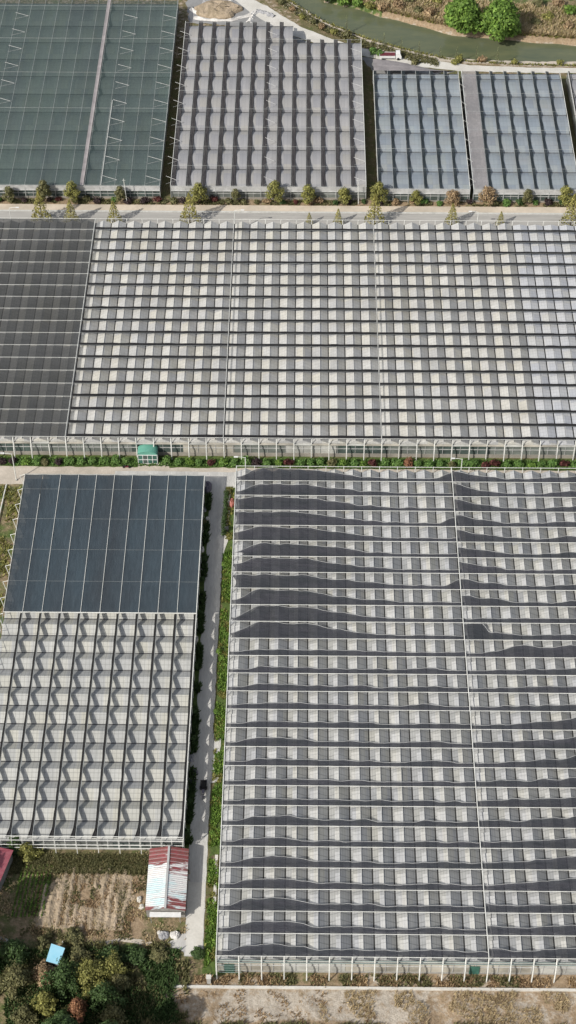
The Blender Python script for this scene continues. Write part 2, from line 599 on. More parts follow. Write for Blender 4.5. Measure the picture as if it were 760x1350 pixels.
patch('road', [(-140, 345.5), (140, 345.5), (140, 355.6), (-140, 355.6)], 0.004, 'worn asphalt', 0.05, 8)
patch('pavement', [(-140, 356.1), (140, 356.1), (140, 358.6), (-140, 358.6)], 0.12, 'tan pavement', 0.0, 200)
mk = MB().box(-140, 140, 355.6, 356.097, -0.1, 0.125)
mk.build('road_kerb', 'grey white line', kind='structure')
mk = MB()
for i in range(-22, 23):
    mk.box(i * 6.2, i * 6.2 + 2.4, 350.6, 350.75, 0.006, 0.009)
mk.build('road_marking', 'grey white line', kind='structure')
patch('cross_lane', [(-140, 256.6), (120, 256.6), (120, 261.9), (-140, 262.3)], 0.006, 'dusty path', 0.3)
MB().box(-140, 140, 350.0, 350.001, 0.005, 0.0055) if False else None
patch('cross_lane', [(-42, 256.4), (-13.5, 256.0), (-13.5, 260.9), (-42, 260.9)], 0.012, 'lane concrete', 0.2)
patch('side_lane', [(-20.1, 141.0), (-16.75, 141.0), (-16.8, 180), (-16.6, 235), (-15.6, 240), (-15.4, 257.5), (-20.0, 257.5), (-20.2, 225), (-20.3, 180)], 0.018, 'lane concrete', 0.22)
patch('side_lane', [(-19.9, 141.2), (-16.9, 141.2), (-16.9, 156), (-19.95, 156)], 0.022, 'pale concrete', 0.1)
patch('lane_apron', [(-20.9, 176.5), (-15.3, 178), (-15.2, 190), (-16.8, 189), (-20.9, 186)], 0.026, 'lane concrete', 0.5)
patch('access_road', [G(*p) for p in ((318, -8), (352, 8), (398, 36), (440, 52), (475, 63), (520, 71), (560, 78), (620, 86), (700, 89), (790, 90), (790, 96), (700, 96), (610, 94), (545, 87), (480, 74), (430, 62), (380, 45), (335, 20), (300, -8))], 0.014, 'pale concrete', 0.3)
patch('yard', [G(*p) for p in ((252, -8), (322, -8), (338, 18), (384, 47), (432, 64), (484, 76), (540, 88), (600, 95), (500, 105), (480, 80), (380, 60), (344, 36), (250, 30), (246, 4))], 0.008, 'yard paving', 0.8)
patch('bank_path', [G(*p) for p in ((385, 2), (428, 28), (470, 46), (520, 62), (570, 74), (650, 80), (770, 82), (770, 86), (650, 84), (560, 80), (500, 66), (450, 48), (410, 30), (368, 4))], 0.006, 'dusty path', 0.5)
patch('garden_path', [G(*p) for p in ((98, 1244), (140, 1241), (160, 1236), (185, 1238), (215, 1246), (246, 1241), (246, 1246), (214, 1252), (180, 1244), (160, 1241), (138, 1247), (98, 1248))], 0.006, 'dusty path', 0.15, 0.5)
patch('garden_path', [G(*p) for p in ((-40, 1222), (-5, 1232), (12, 1239), (28, 1247), (22, 1250), (6, 1243), (-8, 1238), (-40, 1228))], 0.01, 'lane concrete', 0.15, 0.5)
patch('lane_apron', [G(*p) for p in ((232, 1236), (247, 1228), (246, 1258), (236, 1252), (220, 1246))], 0.01, 'lane concrete', 0.3, 0.5)
patch('track', [G(*p) for p in ((330, 1306), (420, 1302), (560, 1306), (570, 1316), (540, 1340), (440, 1352), (340, 1345), (300, 1325))], 0.35, 'dusty path', 0.9, 1.0) if False else None
# yard in front of the entrance porch
patch('porch_yard', [(-37, 261.8), (-29.5, 261.8), (-30.5, 264.2), (-36.6, 264.4)], 0.02, 'dusty path', 0.3, 0.6)

# tilled beds
def tilled_fn(u, v):
    x = -47.2 + 18.5 * u
    y = 146.0 + 13 * v
    r_ = math.sin(x * 2 * math.pi / 1.55 + 1.6 * nz(x, y, 0, 0.18)) * (0.65 + 0.9 * nz(x, y, 8, 0.3))
    return (x - (1 - v) * 1.0, y, 0.16 + 0.17 * r_ + 0.16 * nz(x, y, 2, 1.3) + 0.10 * nz(x, y, 7, 3.0) - 2.2 * max(0, nz(x, y, 40, 0.16) - 0.10 + 0.35 * max(0, v - 0.7) + 0.3 * max(0, u - 0.75)) - 0.5 * max(0, abs(u - 0.5) - 0.46) * 10 - 0.5 * max(0, abs(v - 0.5) - 0.47) * 10)


MB().grid(tilled_fn, 190, 90).build('tilled_field', 'tilled soil', kind='structure')


# ------------------------------------------------------------------ greenhouses
def sheet_panel(xa, xb, ya, yb, z0, z1, m_):
    m_.poly([(xa, ya, z0), (xb, yb, z0), (xb, yb, z1), (xa, ya, z1)])


def span_y(x0, x1, y0, y1, gz, rz):
    """ridge runs in depth: two slopes with a thin edge"""
    xm = (x0 + x1) / 2
    m_ = MB()
    ny = max(1, int((y1 - y0) / 4.4 + 0.5))
    for k_ in range(ny):
        a, b = y0 + (y1 - y0) * k_ / ny, y0 + (y1 - y0) * (k_ + 1) / ny
        j1 = 0.025 * rnd.uniform(-1, 1)
        m_.poly([(x0 + 0.10, a, gz), (xm, a, rz + j1), (xm, b, rz + j1), (x0 + 0.10, b, gz)][::-1])
        m_.poly([(x1 - 0.10, a, gz), (x1 - 0.10, b, gz), (xm, b, rz + j1), (xm, a, rz + j1)][::-1])
    m_.poly([(x0 + 0.1, y0, gz), (x1 - 0.1, y0, gz), (xm, y0, rz)])
    m_.poly([(x0 + 0.1, y1, gz), (xm, y1, rz), (x1 - 0.1, y1, gz)])
    return m_


def span_x(x0, x1, y0, y1, gz, rz, arch):
    n_ = 10 if arch else 2
    prof = []
    for i in range(n_ + 1):
        u = i / n_
        y = y0 + 0.12 + (y1 - y0 - 0.24) * u
        z = gz + (rz - gz) * (math.sin(math.pi * u) ** 0.8 if arch else 1 - abs(2 * u - 1))
        prof.append((y, z))
    m_ = MB()
    nx_ = max(1, int((x1 - x0) / 4 + 0.5))
    for k_ in range(nx_):
        a, b = x0 + (x1 - x0) * k_ / nx_, x0 + (x1 - x0) * (k_ + 1) / nx_
        for (ya, za), (yb, zb) in zip(prof, prof[1:]):
            m_.poly([(a, ya, za), (b, ya, za), (b, yb, zb), (a, yb, zb)])
    m_.poly([(x0, y, z) for y, z in prof][::-1])
    m_.poly([(x1, y, z) for y, z in prof])
    return m_


def bundle(p0, p1, wid, z, side, seed, sag=0.12, n=None, thick=0.22, taper=0):
    """a drawn-back shade net: a long pleated roll of cloth hung beside its rail; wid may vary along it"""
    p0, p1 = Vector(p0), Vector(p1)
    L = (p1 - p0).length
    d = (p1 - p0) / L
    q = Vector((-d.y, d.x)) * side
    n = n or max(4, int(L / 1.1))

    def fn(u, v):
        s = u * L
        ww = wid * (1 + 0.14 * nz(s, seed * 7.3, 0, 0.35))
        if taper:
            ww *= 1 + taper * max(0, 1 - s / 2.5)
        off = 0.06 * nz(s, seed * 3.1, 2, 0.5)
        pos = p0 + d * s + q * (off + ww * v)
        pl = thick * (0.5 - 0.5 * math.cos(v * 2 * math.pi * 2.5)) * (0.7 + 0.5 * nz(s, seed + v * 3, 4, 0.8))
        return (pos.x, pos.y, z - pl - sag * (0.5 - 0.5 * math.cos(2 * math.pi * s / 4.2)) - 0.12 * v)
    m_ = MB().grid(fn, n, 6)
    return m_


def walls(t_, X0, X1, Y0, Y1, gz, base_h, base_m, glass_m, side_m, bay=4.0):
    e = 0.06
    m_ = MB()
    for xa, xb, ya, yb in ((X0, X1, Y0 + 0.1, Y0 + 0.3), (X0, X1, Y1 - 0.3, Y1 - 0.1), (X0 + 0.1, X0 + 0.3, Y0 + 0.3, Y1 - 0.3), (X1 - 0.3, X1 - 0.1, Y0 + 0.3, Y1 - 0.3)):
        m_.box(xa, xb, ya, yb, -0.1, base_h)
    m_.build('base_wall', base_m, t_)
    MB().box(X0 + e, X1 - e, Y1 - 0.24, Y1 - 0.16, base_h, gz).build('back_wall', side_m, t_)
    MB().box(X0 + 0.16, X0 + 0.24, Y0 + 0.3, Y1 - 0.3, base_h, gz).build('side_wall', side_m, t_)
    MB().box(X1 - 0.24, X1 - 0.16, Y0 + 0.3, Y1 - 0.3, base_h, gz).build('side_wall', side_m, t_)
    nseg = max(1, round((X1 - X0) / (bay * 3)))
    for k_ in range(nseg):
        a, b = X0 + (X1 - X0) * k_ / nseg, X0 + (X1 - X0) * (k_ + 1) / nseg
        gm = glass_m if isinstance(glass_m, str) else glass_m[k_ % len(glass_m)]
        MB().box(a + 0.03, b - 0.03, Y0 + 0.16, Y0 + 0.24, base_h, gz).build('front_wall', gm, t_)
    m_ = MB()
    x = X0
    while x <= X1 + 0.01:
        m_.box(x - 0.05, x + 0.05, Y0 + 0.06, Y0 + 0.157, base_h, gz)
        x += bay / 2
    m_.box(X0, X1, Y0 + 0.02, Y0 + 0.158, gz * 0.60, gz * 0.60 + 0.1)
    m_.box(X0, X1, Y0 + 0.02, Y0 + 0.158, gz - 0.22, gz)
    m_.build('mullion_frame', 'ridge aluminium', t_)


def post_tube(x, y0, z0, z1, lean):
    return MB().tube([(x, y0, z0), (x, y0 - 0.1, z0 - 0.5), (x, y0 - lean * 0.75, (z0 + z1) / 2), (x, y0 - lean, z1)], 0.13, 6)


# ---- A: long greenhouse across the middle ---------------------------------------------------
X0, X1, Y0, Y1 = -85.2, 78.8, 265.8, 345.0
BAY = 4.4
t_ = thing('greenhouse', 'long greenhouse across the middle, dark netted at its left end, striped white and grey roof', 'greenhouse', (X0, Y0, 0))
LONG = t_
gz, rz, nzt = 4.5, 5.45, 5.9
xs = [X0 + 4 * i for i in range(42)]
for i in range(41):
    mt = 'clean white film' if xs[i] >= 54.7 else 'whitewashed glass'
    rr = rz - 0.5 if xs[i] >= 54.7 else rz + 0.05 * rnd.uniform(-1, 1)
    span_y(xs[i], xs[i + 1], Y0, Y1, gz, rr).build('roof_span', mt, t_)
    MB().tube([((xs[i] + xs[i + 1]) / 2, Y0 - 0.05, rr + 0.03), ((xs[i] + xs[i + 1]) / 2, Y1 + 0.05, rr + 0.03)], 0.05, 4).build('ridge_cap', 'ridge aluminium', t_)
for i in range(42):
    MB().box(xs[i] - 0.13, xs[i] + 0.13, Y0 - 0.1, Y1 + 0.1, gz - 0.15, gz + 0.02).build('gutter', 'dark gutter', t_)
walls(t_, X0, X1, Y0, Y1, gz - 0.15, 1.1, 'tan base wall', ['grey greenhouse glass', 'dark greenhouse glass', 'grey greenhouse glass', 'grey greenhouse glass', 'dark greenhouse glass', 'milky side film', 'grey greenhouse glass', 'pale side film', 'dark greenhouse glass'], 'grey greenhouse glass')
# eaves apron above the front wall
for i in range(41):
    c_ = (xs[i] + xs[i + 1]) / 2
    MB().box(xs[i] + 0.1, xs[i + 1] - 0.1, Y0 - 0.62, Y0 - 0.05, gz - 0.1, gz - 0.04).build('eave_panel', 'milky side film' if i % 3 else 'pale side film', t_)
rows = [Y0 + 0.2 + BAY * k_ for k_ in range(19)]
secs = [(-85.2, -53.3), (-53.1, -17.3), (-17.1, 18.7), (18.9, 78.8)]
for k_, y in enumerate(rows[:18]):
    for s_, (a, b) in enumerate(secs):
        if s_ == 0:
            def fn(u, v, y=y, k_=k_):
                x = -85.2 + 31.9 * u
                return (x, y + 0.15 + v * (BAY - 0.35 + 0.1 * nz(x, k_, 0, 0.4)), 5.86 - 0.16 * math.sin(math.pi * v) - 0.06 * nz(x, k_, 5, 0.5))
            MB().grid(fn, 32, 4).build('shade_net', 'grey black shade net', t_)
        else:
            bundle((a, y + 0.05), (b, y + 0.05), 1.15, 5.84, 1, k_ * 5 + s_, 0.04, thick=0.14).build('shade_net', 'black shade net', t_)
for k_, y in enumerate(rows):
    MB().tube([(X0, y, nzt), (X1, y, nzt)], 0.025 if 0 < k_ < 18 else 0.05, 5).build('rail', 'white pipe' if k_ in (0, 18) else 'grey pipe', t_)
    MB().tube([(X0, y + 0.02, nzt - 0.02), (-53.2, y + 0.02, nzt - 0.02)], 0.055, 5).build('rail', 'white pipe', t_)
for x in (-85.2, -53.2, -17.2, 18.8, 78.8):
    MB().tube([(x - 0.12, Y0, nzt + 0.02), (x - 0.12, Y1, nzt + 0.02)], 0.07, 5).build('frame_beam', 'white pipe', t_)
    MB().tube([(x + 0.75, Y0, nzt - 0.6), (x + 0.75, Y1, nzt - 0.6)], 0.05, 5).build('frame_beam', 'grey pipe', t_)
for i in range(42):
    post_tube(xs[i], Y0 - 0.1, nzt, 0, 1.15 if i % 5 != 2 else 0.3).build('post', 'white pipe', t_)
for i in range(0, 42):
    MB().tube([(xs[i], Y1 + 0.1, 0), (xs[i], Y1 + 0.1, nzt)], 0.08, 5).build('post', 'white pipe', t_)

# porch at the front door
t_ = thing('entrance_porch', 'small green roofed entrance porch with white doors on the long greenhouse front', 'porch', (-34.6, 263.6, 0))
def arch_fn(u, v):
    a = math.pi * u
    return (-34.6 - 2.3 * math.cos(a), 263.2 + 2.45 * v, 2.9 + 1.1 * math.sin(a))
pm = MB().grid(arch_fn, 12, 3)
pm.add([(p[0], p[1], p[2] - 0.06) for p in pm.v], [f[::-1] for f in pm.f])
pm.build('roof', 'green canopy', t_)
MB().poly([(-34.6 - 2.28 * math.cos(math.pi * i / 12), 263.3, 2.9 + 1.08 * math.sin(math.pi * i / 12)) for i in range(13)]).build('gable', 'green canopy', t_)
wm = MB()
for k_ in range(5):
    wm.box(-36.8 + k_ * 1.1 - 0.06, -36.8 + k_ * 1.1 + 0.06, 263.22, 263.36, 0, 2.9)
for z_ in (0.03, 1.3, 2.75):
    wm.box(-36.7, -32.5, 263.2, 263.34, z_, z_ + 0.13)
wm.build('door_frame', 'white paint', t_)
for k_ in range(4):
    MB().box(-36.73 + k_ * 1.1, -35.77 + k_ * 1.1, 263.26, 263.3, 0.16, 2.74).build('door', 'green door glass' if k_ != 1 else 'dark greenhouse glass', t_)
MB().box(-36.85, -36.75, 263.37, 265.6, 0, 2.9).box(-32.45, -32.35, 263.37, 265.6, 0, 2.9).build('side_panel', 'pale side film', t_)

# ---- B: lower right greenhouse with sagging nets ----------------------------------------------
X0, X1, Y0, Y1 = -14.0, 66.0, 138.0, 256.8
t_ = thing('greenhouse', 'largest greenhouse at lower right, its black shade nets sagging in uneven waves', 'greenhouse', (X0, Y0, 0))
xs = [X0 + 4 * i for i in range(21)]
gz, rz, nzt = 4.5, 5.5, 6.3
for i in range(20):
    span_y(xs[i], xs[i + 1], Y0, Y1, gz, rz + 0.06 * rnd.uniform(-1, 1)).build('roof_span', 'grey roof glass', t_)
    xm = (xs[i] + xs[i + 1]) / 2
    MB().tube([(xm, Y0 - 0.05, rz + 0.05), (xm, Y1 + 0.05, rz + 0.05)], 0.055, 4).build('ridge_cap', 'ridge aluminium', t_)
for i in range(21):
    MB().box(xs[i] - 0.13, xs[i] + 0.13, Y0 - 0.1, Y1 + 0.1, gz - 0.15, gz + 0.03).build('gutter', 'dark gutter', t_)
walls(t_, X0, X1, Y0, Y1, gz - 0.15, 0.5, 'concrete', ['milky side film', 'pale side film', 'milky side film', 'milky side film'], 'milky side film')
NR = 27
rowsB = [Y0 + BAY * k_ for k_ in range(NR + 1)]


def interp(pts, x):
    if x <= pts[0][0]:
        return pts[0][1]
    for a, b in zip(pts, pts[1:]):
        if x <= b[0]:
            k_ = (x - a[0]) / (b[0] - a[0])
            k_ = k_ * k_ * (3 - 2 * k_)
            return a[1] + (b[1] - a[1]) * k_
    return pts[-1][1]


rb = random.Random(11)
prof = {}
for k_ in range(NR):
    far = k_ / (NR - 1)            # 1 at the back
    if k_ >= 16:                   # back rows, left half pulled well out
        pk = rb.uniform(0.82, 0.97)
        st = rb.choice([0.2, 0.45, 0.8, 0.9]) if k_ != 17 else 0.05
        L = [(-14, st), (-8, pk), (1, pk - 0.06), (8, rb.uniform(0.5, 0.62)), (15, rb.uniform(0.22, 0.34)), (22, 0.15), (30, 0.13), (34, 0.6 if k_ in (26, 23, 19) else rb.uniform(0.13, 0.22))]
        Rr = [(34, rb.uniform(0.62, 0.9)), (40, rb.uniform(0.4, 0.5)), (46, 0.2), (52, 0.17), (58, rb.uniform(0.25, 0.4)), (66, rb.uniform(0.4, 0.6))]
        if k_ == 16:
            Rr = [(34, .95), (38, .95), (39.5, .4), (46, .2), (66, .3)]
        if k_ == 17:
            Rr = [(34, .2), (66, .25)]
    else:
        h1 = rb.uniform(0.28, 0.45) + (0.12 if k_ < 5 else 0)
        L = [(-14, 0.04), (-7, h1 * 0.95), (-3, h1), (4, 0.24), (12, rb.uniform(0.18, 0.26)), (18, rb.uniform(0.13, 0.2)), (25, rb.uniform(0.2, 0.3)), (34, rb.uniform(0.1, 0.2))]
        if k_ == 15:
            Rr = [(34, .05), (40, .3), (46, .7), (50, .55), (56, .75), (66, .8)]
        elif k_ > 11:
            Rr = [(34, .1), (42, .22), (50, .3), (66, .5)]
        else:
            e_ = rb.uniform(0.55, 0.9)
            Rr = [(34, rb.uniform(0.08, 0.25)), (42, rb.uniform(0.2, 0.4)), (50, e_ * 0.65), (56, e_), (66, e_ * 0.9)]
            if k_ < 3:
                Rr = [(34, 0.35), (40, 0.25), (50, 0.4), (58, 0.7), (66, 0.8)]
    prof[k_] = (L, Rr)
for k_ in range(NR):
    y = rowsB[k_]
    for s_, (a, b) in enumerate(((-14.0, 33.9), (34.1, 66.0))):
        st = rb.choice([0.1, 0.3, 0.9, 0.5]) if (s_ == 0 and k_ >= 16) else 0.1
        if s_ == 0 and k_ == 21:
            st = 2.4

        def edge(x, k_=k_, s_=s_):
            return max(0.24, 0.11 + 0.92 * interp(prof[k_][s_], x) + 0.09 * nz(x, k_ * 3.7, s_, 0.35) + 0.02 * nz(x, k_ * 2.1, s_ + 4, 0.9)) * BAY

        def fn(u, v, a=a, b=b, st=st, y=y, k_=k_, edge=edge, s_=s_):
            x0_ = a + st * math.sin(math.pi * min(1, v * 0.9 + 0.1)) if s_ == 0 else a
            x = x0_ + (b - x0_) * u
            W = edge(x)
            zz = 6.18 - 0.35 * math.sin(math.pi * 0.62 * v) * min(1, W / 2.5) - 0.10 * abs(nz(x * 0.5, v * 3, k_, 1.0)) - 0.07 * math.sin(v * 9) * (1 if W < 1.2 else 0.3) - 0.09 * nz(x * 1.1, v * W * 0.5, k_ + 50, 1.0)
            return (x, y + 0.08 + W * v, zz)
        nn_ = int((b - a) / 0.55)
        sn = MB().grid(fn, nn_, 8).build('shade_net', 'purple black shade net', t_)
        hp = [fn(i / nn_, 1.0) for i in range(nn_ + 1)]
        MB().tube([(p[0], p[1] + 0.03, p[2] + 0.04) for p in hp], 0.04, 4).build('hem', 'ridge aluminium', sn)
for k_ in range(NR + 1):
    MB().tube([(X0, rowsB[k_], nzt), (X1, rowsB[k_], nzt)], 0.06, 5).build('rail', 'white pipe', t_)
for x in (X0, 34.0, X1):
    MB().tube([(x, Y0, nzt + 0.03), (x, Y1, nzt + 0.03)], 0.1, 5).build('frame_beam', 'white pipe', t_)
for i in range(21):
    post_tube(xs[i], Y0 - 0.05, nzt, 0, 1.35).build('post', 'white pipe', t_)
    MB().tube([(xs[i], Y1 + 0.1, 0), (xs[i], Y1 + 0.1, nzt)], 0.08, 5).build('post', 'white pipe', t_)
for k_ in range(1, NR):
    MB().tube([(X0 - 0.1, rowsB[k_], 0), (X0 - 0.05, rowsB[k_], nzt)], 0.08, 5).build('post', 'white pipe', t_)
# eave: pale green pipe rack along the front
m_ = MB()
for z_, yy_ in ((5.2, -0.25), (4.9, -0.55)):
    m_.tube([(X0, Y0 + yy_, z_), (X1, Y0 + yy_, z_)], 0.07, 5)
m_.build('eave_pipe', 'pale green pipe', t_)
for i in range(20):
    MB().box(xs[i] + 0.12, xs[i + 1] - 0.12, Y0 - 0.45, Y0 - 0.02, gz + 0.05, gz + 0.1).build('eave_panel', 'pale side film', t_)
# roof vents: each bay has one hinged at the ridge on the sunny slope, some propped open
vents = []
for i in range(20):
    xm = (xs[i] + xs[i + 1]) / 2
    for k_ in range(NR):
        op = 0.32 if i % 2 == 0 else 0.14
        op *= 0.7 + 0.6 * rb.random()
        ya, yb = rowsB[k_] + (0.9 if i % 2 == 0 else 1.6), rowsB[k_ + 1] - 0.5
        xo = xm - (1.55 if i % 2 == 0 else 0.85)
        zo = gz + (rz - gz) * (xo - xs[i]) / 2
        tw = 0.2 if i % 2 == 0 else 0.05
        top = [(xm, ya, rz + 0.10), (xm, yb, rz + 0.10), (xo, yb, zo + op + 0.05), (xo, ya, zo + max(0.06, op - tw) + 0.05)]
        vm = MB().add(top + [(p[0], p[1], p[2] - 0.045) for p in top], [(0, 1, 2, 3)[::-1], (4, 5, 6, 7), (0, 4, 7, 3), (1, 2, 6, 5), (3, 7, 6, 2)])
        vents.append(((xm - 15) ** 2 * 0.05 + (rowsB[k_] - 138) ** 2, vm))
vents.sort(key=lambda q: q[0])
for _, vm in vents[:100]:
    vm.build('roof_vent', 'vent glass', t_)
rest = MB()
for _, vm in vents[100:]:
    rest.add(vm.v, vm.f)
rest.build('roof_vent', 'vent glass', t_, kind='stuff')
# green doors in the front wall
for x in (-11.8, 31.8):
    d_ = MB()
    d_.box(x - 0.9, x + 0.9, Y0 - 0.02, Y0 + 0.05, 0.1, 3.0)
    d_.build('door', 'green door glass', t_)
for sgn in (0, 1, 2, 3):
    MB().box(-13.6, -9.6, Y0 - 0.5 - 0.04, Y0 - 0.5 + 0.04, 0.9 + sgn * 0.85, 0.98 + sgn * 0.85).build('guard_rail', 'pale green pipe', t_)
ro = MB().box(-22, 66, 134.9, 135.35, -0.3, 0.32)
tag(ro.build('kerb_wall', 'pale concrete'), 'low pale concrete kerb wall running below the front of the largest greenhouse', 'kerb wall')

# ---- C: lower left greenhouse -----------------------------------------------------------------
X0, X1, Y0, Y1, YS = -61.3, -21.1, 162.6, 255.2, 215.9
t_ = thing('greenhouse', 'lower left greenhouse, back half under dark slate net, front half white with black net rolls', 'greenhouse', (X0, Y0, 0))
gz, rz, nzt = 3.1, 4.05, 4.8
nb_ = 21
ys = [Y0 + (Y1 - Y0) * k_ / nb_ for k_ in range(nb_ + 1)]
for k_ in range(nb_):
    span_x(X0, X1, ys[k_], ys[k_ + 1], gz, rz, False).build('roof_span', 'pale film roof', t_)
for k_ in range(nb_ + 1):
    MB().box(X0 - 0.1, X1 + 0.1, ys[k_] - 0.12, ys[k_] + 0.12, gz - 0.12, gz + 0.02).build('gutter', 'gutter steel', t_)
walls(t_, X0, X1, Y0, Y1, gz - 0.12, 0.5, 'concrete', ['dark greenhouse glass', 'grey greenhouse glass'], 'grey greenhouse glass')
bars = [X1 - 4.02 * k_ for k_ in range(11)]
for k_, x in enumerate(bars):
    if k_ < 10:
        bundle((x, Y0 - 0.1), (x, YS), 0.62, nzt - 0.08, 1, 300 + k_, 0.05, thick=0.25, taper=0.9).build('shade_net', 'black shade net', t_)

        def fn(u, v, x=x, k_=k_):
            y = YS + 0.1 + (Y1 - YS - 0.1) * u
            return (x - 3.98 + 3.93 * v, y, nzt - 0.04 - 0.10 * math.sin(math.pi * v) + 0.03 * nz(y, k_, 1, 0.6))
        MB().grid(fn, 34, 4).build('shade_net', 'slate blue shade net', t_)
    MB().tube([(x - 0.03, YS, nzt + 0.05), (x - 0.03, Y1 - (6.0 if k_ == 9 else 0.1), nzt + 0.05)], 0.06 if k_ else 0.11, 5).build('rail', 'white pipe', t_)
    MB().tube([(x - 0.03, Y0, nzt + 0.02), (x - 0.03, YS, nzt + 0.02)], 0.06 if k_ else 0.11, 5).build('rail', 'grey pipe' if k_ else 'white pipe', t_)
for y in (Y0, YS, Y1):
    MB().tube([(X0, y, nzt + 0.06), (X1, y, nzt + 0.06)], 0.08, 5).build('frame_beam', 'white pipe' if y != Y1 else 'grey pipe', t_)
for k_ in range(1, nb_):
    if k_ % 2 == 0 and ys[k_] > YS:
        MB().tube([(X0, ys[k_], nzt + 0.0), (X1, ys[k_], nzt + 0.0)], 0.014, 4).build('cross_wire', 'grey pipe', t_)
m_ = MB()
for z_, yy_ in ((4.0, -0.35), (3.0, -0.7), (2.3, -0.9)):
    m_.tube([(X0, Y0 + yy_, z_), (X1, Y0 + yy_, z_)], 0.07, 5)
k_ = X0
while k_ < X1:
    m_.tube([(k_, Y0 - 0.2, 4.5), (k_, Y0 - 0.95, 2.1)], 0.05, 4)
    k_ += 2.0
m_.build('front_frame', 'white pipe', t_)
for k_ in range(11):
    x = bars[k_]
    MB().tube([(x, Y0 - 0.05, nzt), (x, Y0 - 0.9, 0)], 0.08, 5).build('post', 'white pipe', t_)
    MB().tube([(x, Y1, nzt), (x, Y1 + 0.2, 0)], 0.07, 5).build('post', 'white pipe', t_)
for k_ in range(nb_ + 1):
    MB().tube([(X1, ys[k_], 0), (X1, ys[k_], nzt)], 0.07, 5).build('post', 'white pipe', t_)
    m_ = MB().tube([(X0, ys[k_], nzt), (X0 - 1.2, ys[k_], nzt - 0.4), (X0 - 0.3, ys[k_] - 0.6, 0.3)], 0.09, 5)
    m_.build('stay', 'white pipe', t_)
CX0 = X0

# ---- top row greenhouses ------------------------------------------------------------------------
def top_house(label, X0, X1, Y0, yback, roof, netm, kind, wid, eave, glassm, seed, skip=(), pink=(), base=(0.7, 'tan base wall')):
    """arched houses: yback(x) gives the back edge of each 4 m net lane"""
    t_ = thing('greenhouse', label, 'greenhouse', (X0, Y0, 0), None)
    gz, rz, nzt = 3.35, (4.15 if kind == 'open' else 4.0), 4.5
    gz = gz if kind == 'open' else 3.0
    Yb = max(yback(x) for x in (X0 + 1, (X0 + X1) / 2, X1 - 1))
    y = Y0
    while y < Yb - 1:
        yn = min(y + 8.8, Yb)
        xa, xb = X0, X1
        if yback(X1 - 1) < yn - 1:
            xb = next(q for q in [X0 + 4 * i for i in range(40)] if yback(q + 1) < yn - 1)
        span_x(xa, xb, y, yn, gz, gz + (rz - gz) * min(1, (yn - y) / 8.8), True).build('roof_span', roof, t_)
        MB().box(xa - 0.1, xb + 0.1, yn - 0.14, yn + 0.14, gz - 0.15, gz + 0.02).build('gutter', 'gutter steel', t_)
        y = yn
    walls(t_, X0, X1, Y0, min(yback(X0 + 1), yback(X1 - 1)), gz - 0.15, base[0], base[1], glassm, 'grey greenhouse glass')
    n_ = round((X1 - X0) / 4)
    dx = (X1 - X0) / n_
    for i in range(n_ + 1):
        x = X0 + dx * i
        yb = yback(min(max(x, X0 + 1), X1 - 1))
        if i < n_:
            if kind == 'open':
                if i in skip:
                    def fp(u, v, x=x, yb=yb, i=i):
                        yy_ = Y0 + (yb - Y0) * u
                        return (x + 0.1 + (dx - 0.2) * v, yy_, nzt - 0.05 - 0.1 * math.sin(math.pi * v))
                    MB().grid(fp, 30, 3).build('shade_net', 'faded pink shade net', t_)
                else:
                    bundle((x + 0.05, Y0), (x + 0.05, yb), wid, nzt - 0.05, -1, seed + i, 0.05, thick=0.12).build('shade_net', netm, t_)
            else:
                def fn(u, v, x=x, yb=yb, i=i):
                    yy_ = Y0 + (yb - Y0) * u
                    return (x + 0.06 + (dx - 0.1) * v, yy_, nzt - 0.06 - 0.12 * math.sin(math.pi * v) + 0.05 * nz(yy_, i, 1, 0.4))
                MB().grid(fn, 42, 4).build('shade_net', netm, t_)
        MB().tube([(x, Y0, nzt), (x, yb, nzt)], 0.04 if 0 < i < n_ else 0.08, 5).build('rail', 'grey pipe' if kind != 'open' or 0 < i < n_ else 'white pipe', t_)
        MB().tube([(x, Y0 - 0.02, nzt), (x, Y0 - 0.5, 0)], 0.07, 5).build('post', 'grey pipe', t_)
        MB().tube([(x, yb, nzt), (x, yb + 0.2, 0)], 0.07, 5).build('post', 'grey pipe', t_)
    y = Y0
    k_ = 0
    while y < Yb + 0.5:
        xb = X1 if yback(X1 - 1) >= y - 0.5 else (X0 + X1) / 2
        MB().tube([(X0, y, nzt + 0.03), (xb, y, nzt + 0.03)], 0.03, 4).build('cross_wire', 'grey pipe', t_)
        y += 8.8 if kind == 'open' else 17.6
        k_ += 1
    MB().box(X0, X1, Y0 - 0.42, Y0 - 0.08, nzt - 1.55, nzt - 1.5).box(X0, X1, Y0 - 0.12, Y0 - 0.06, nzt - 1.5, nzt - 0.1).build('eave_panel', eave, t_)
    return t_


# stuff between the canal and houses determines how far each goes back
T1 = top_house('dark green netted greenhouse block at the upper left corner of the photo', -109.7, -37.7, 361.2, lambda x: 452.7,
               'arched green film', 'green grey shade net', 'closed', 1.0, 'ridge aluminium', 'dark greenhouse glass', 500)
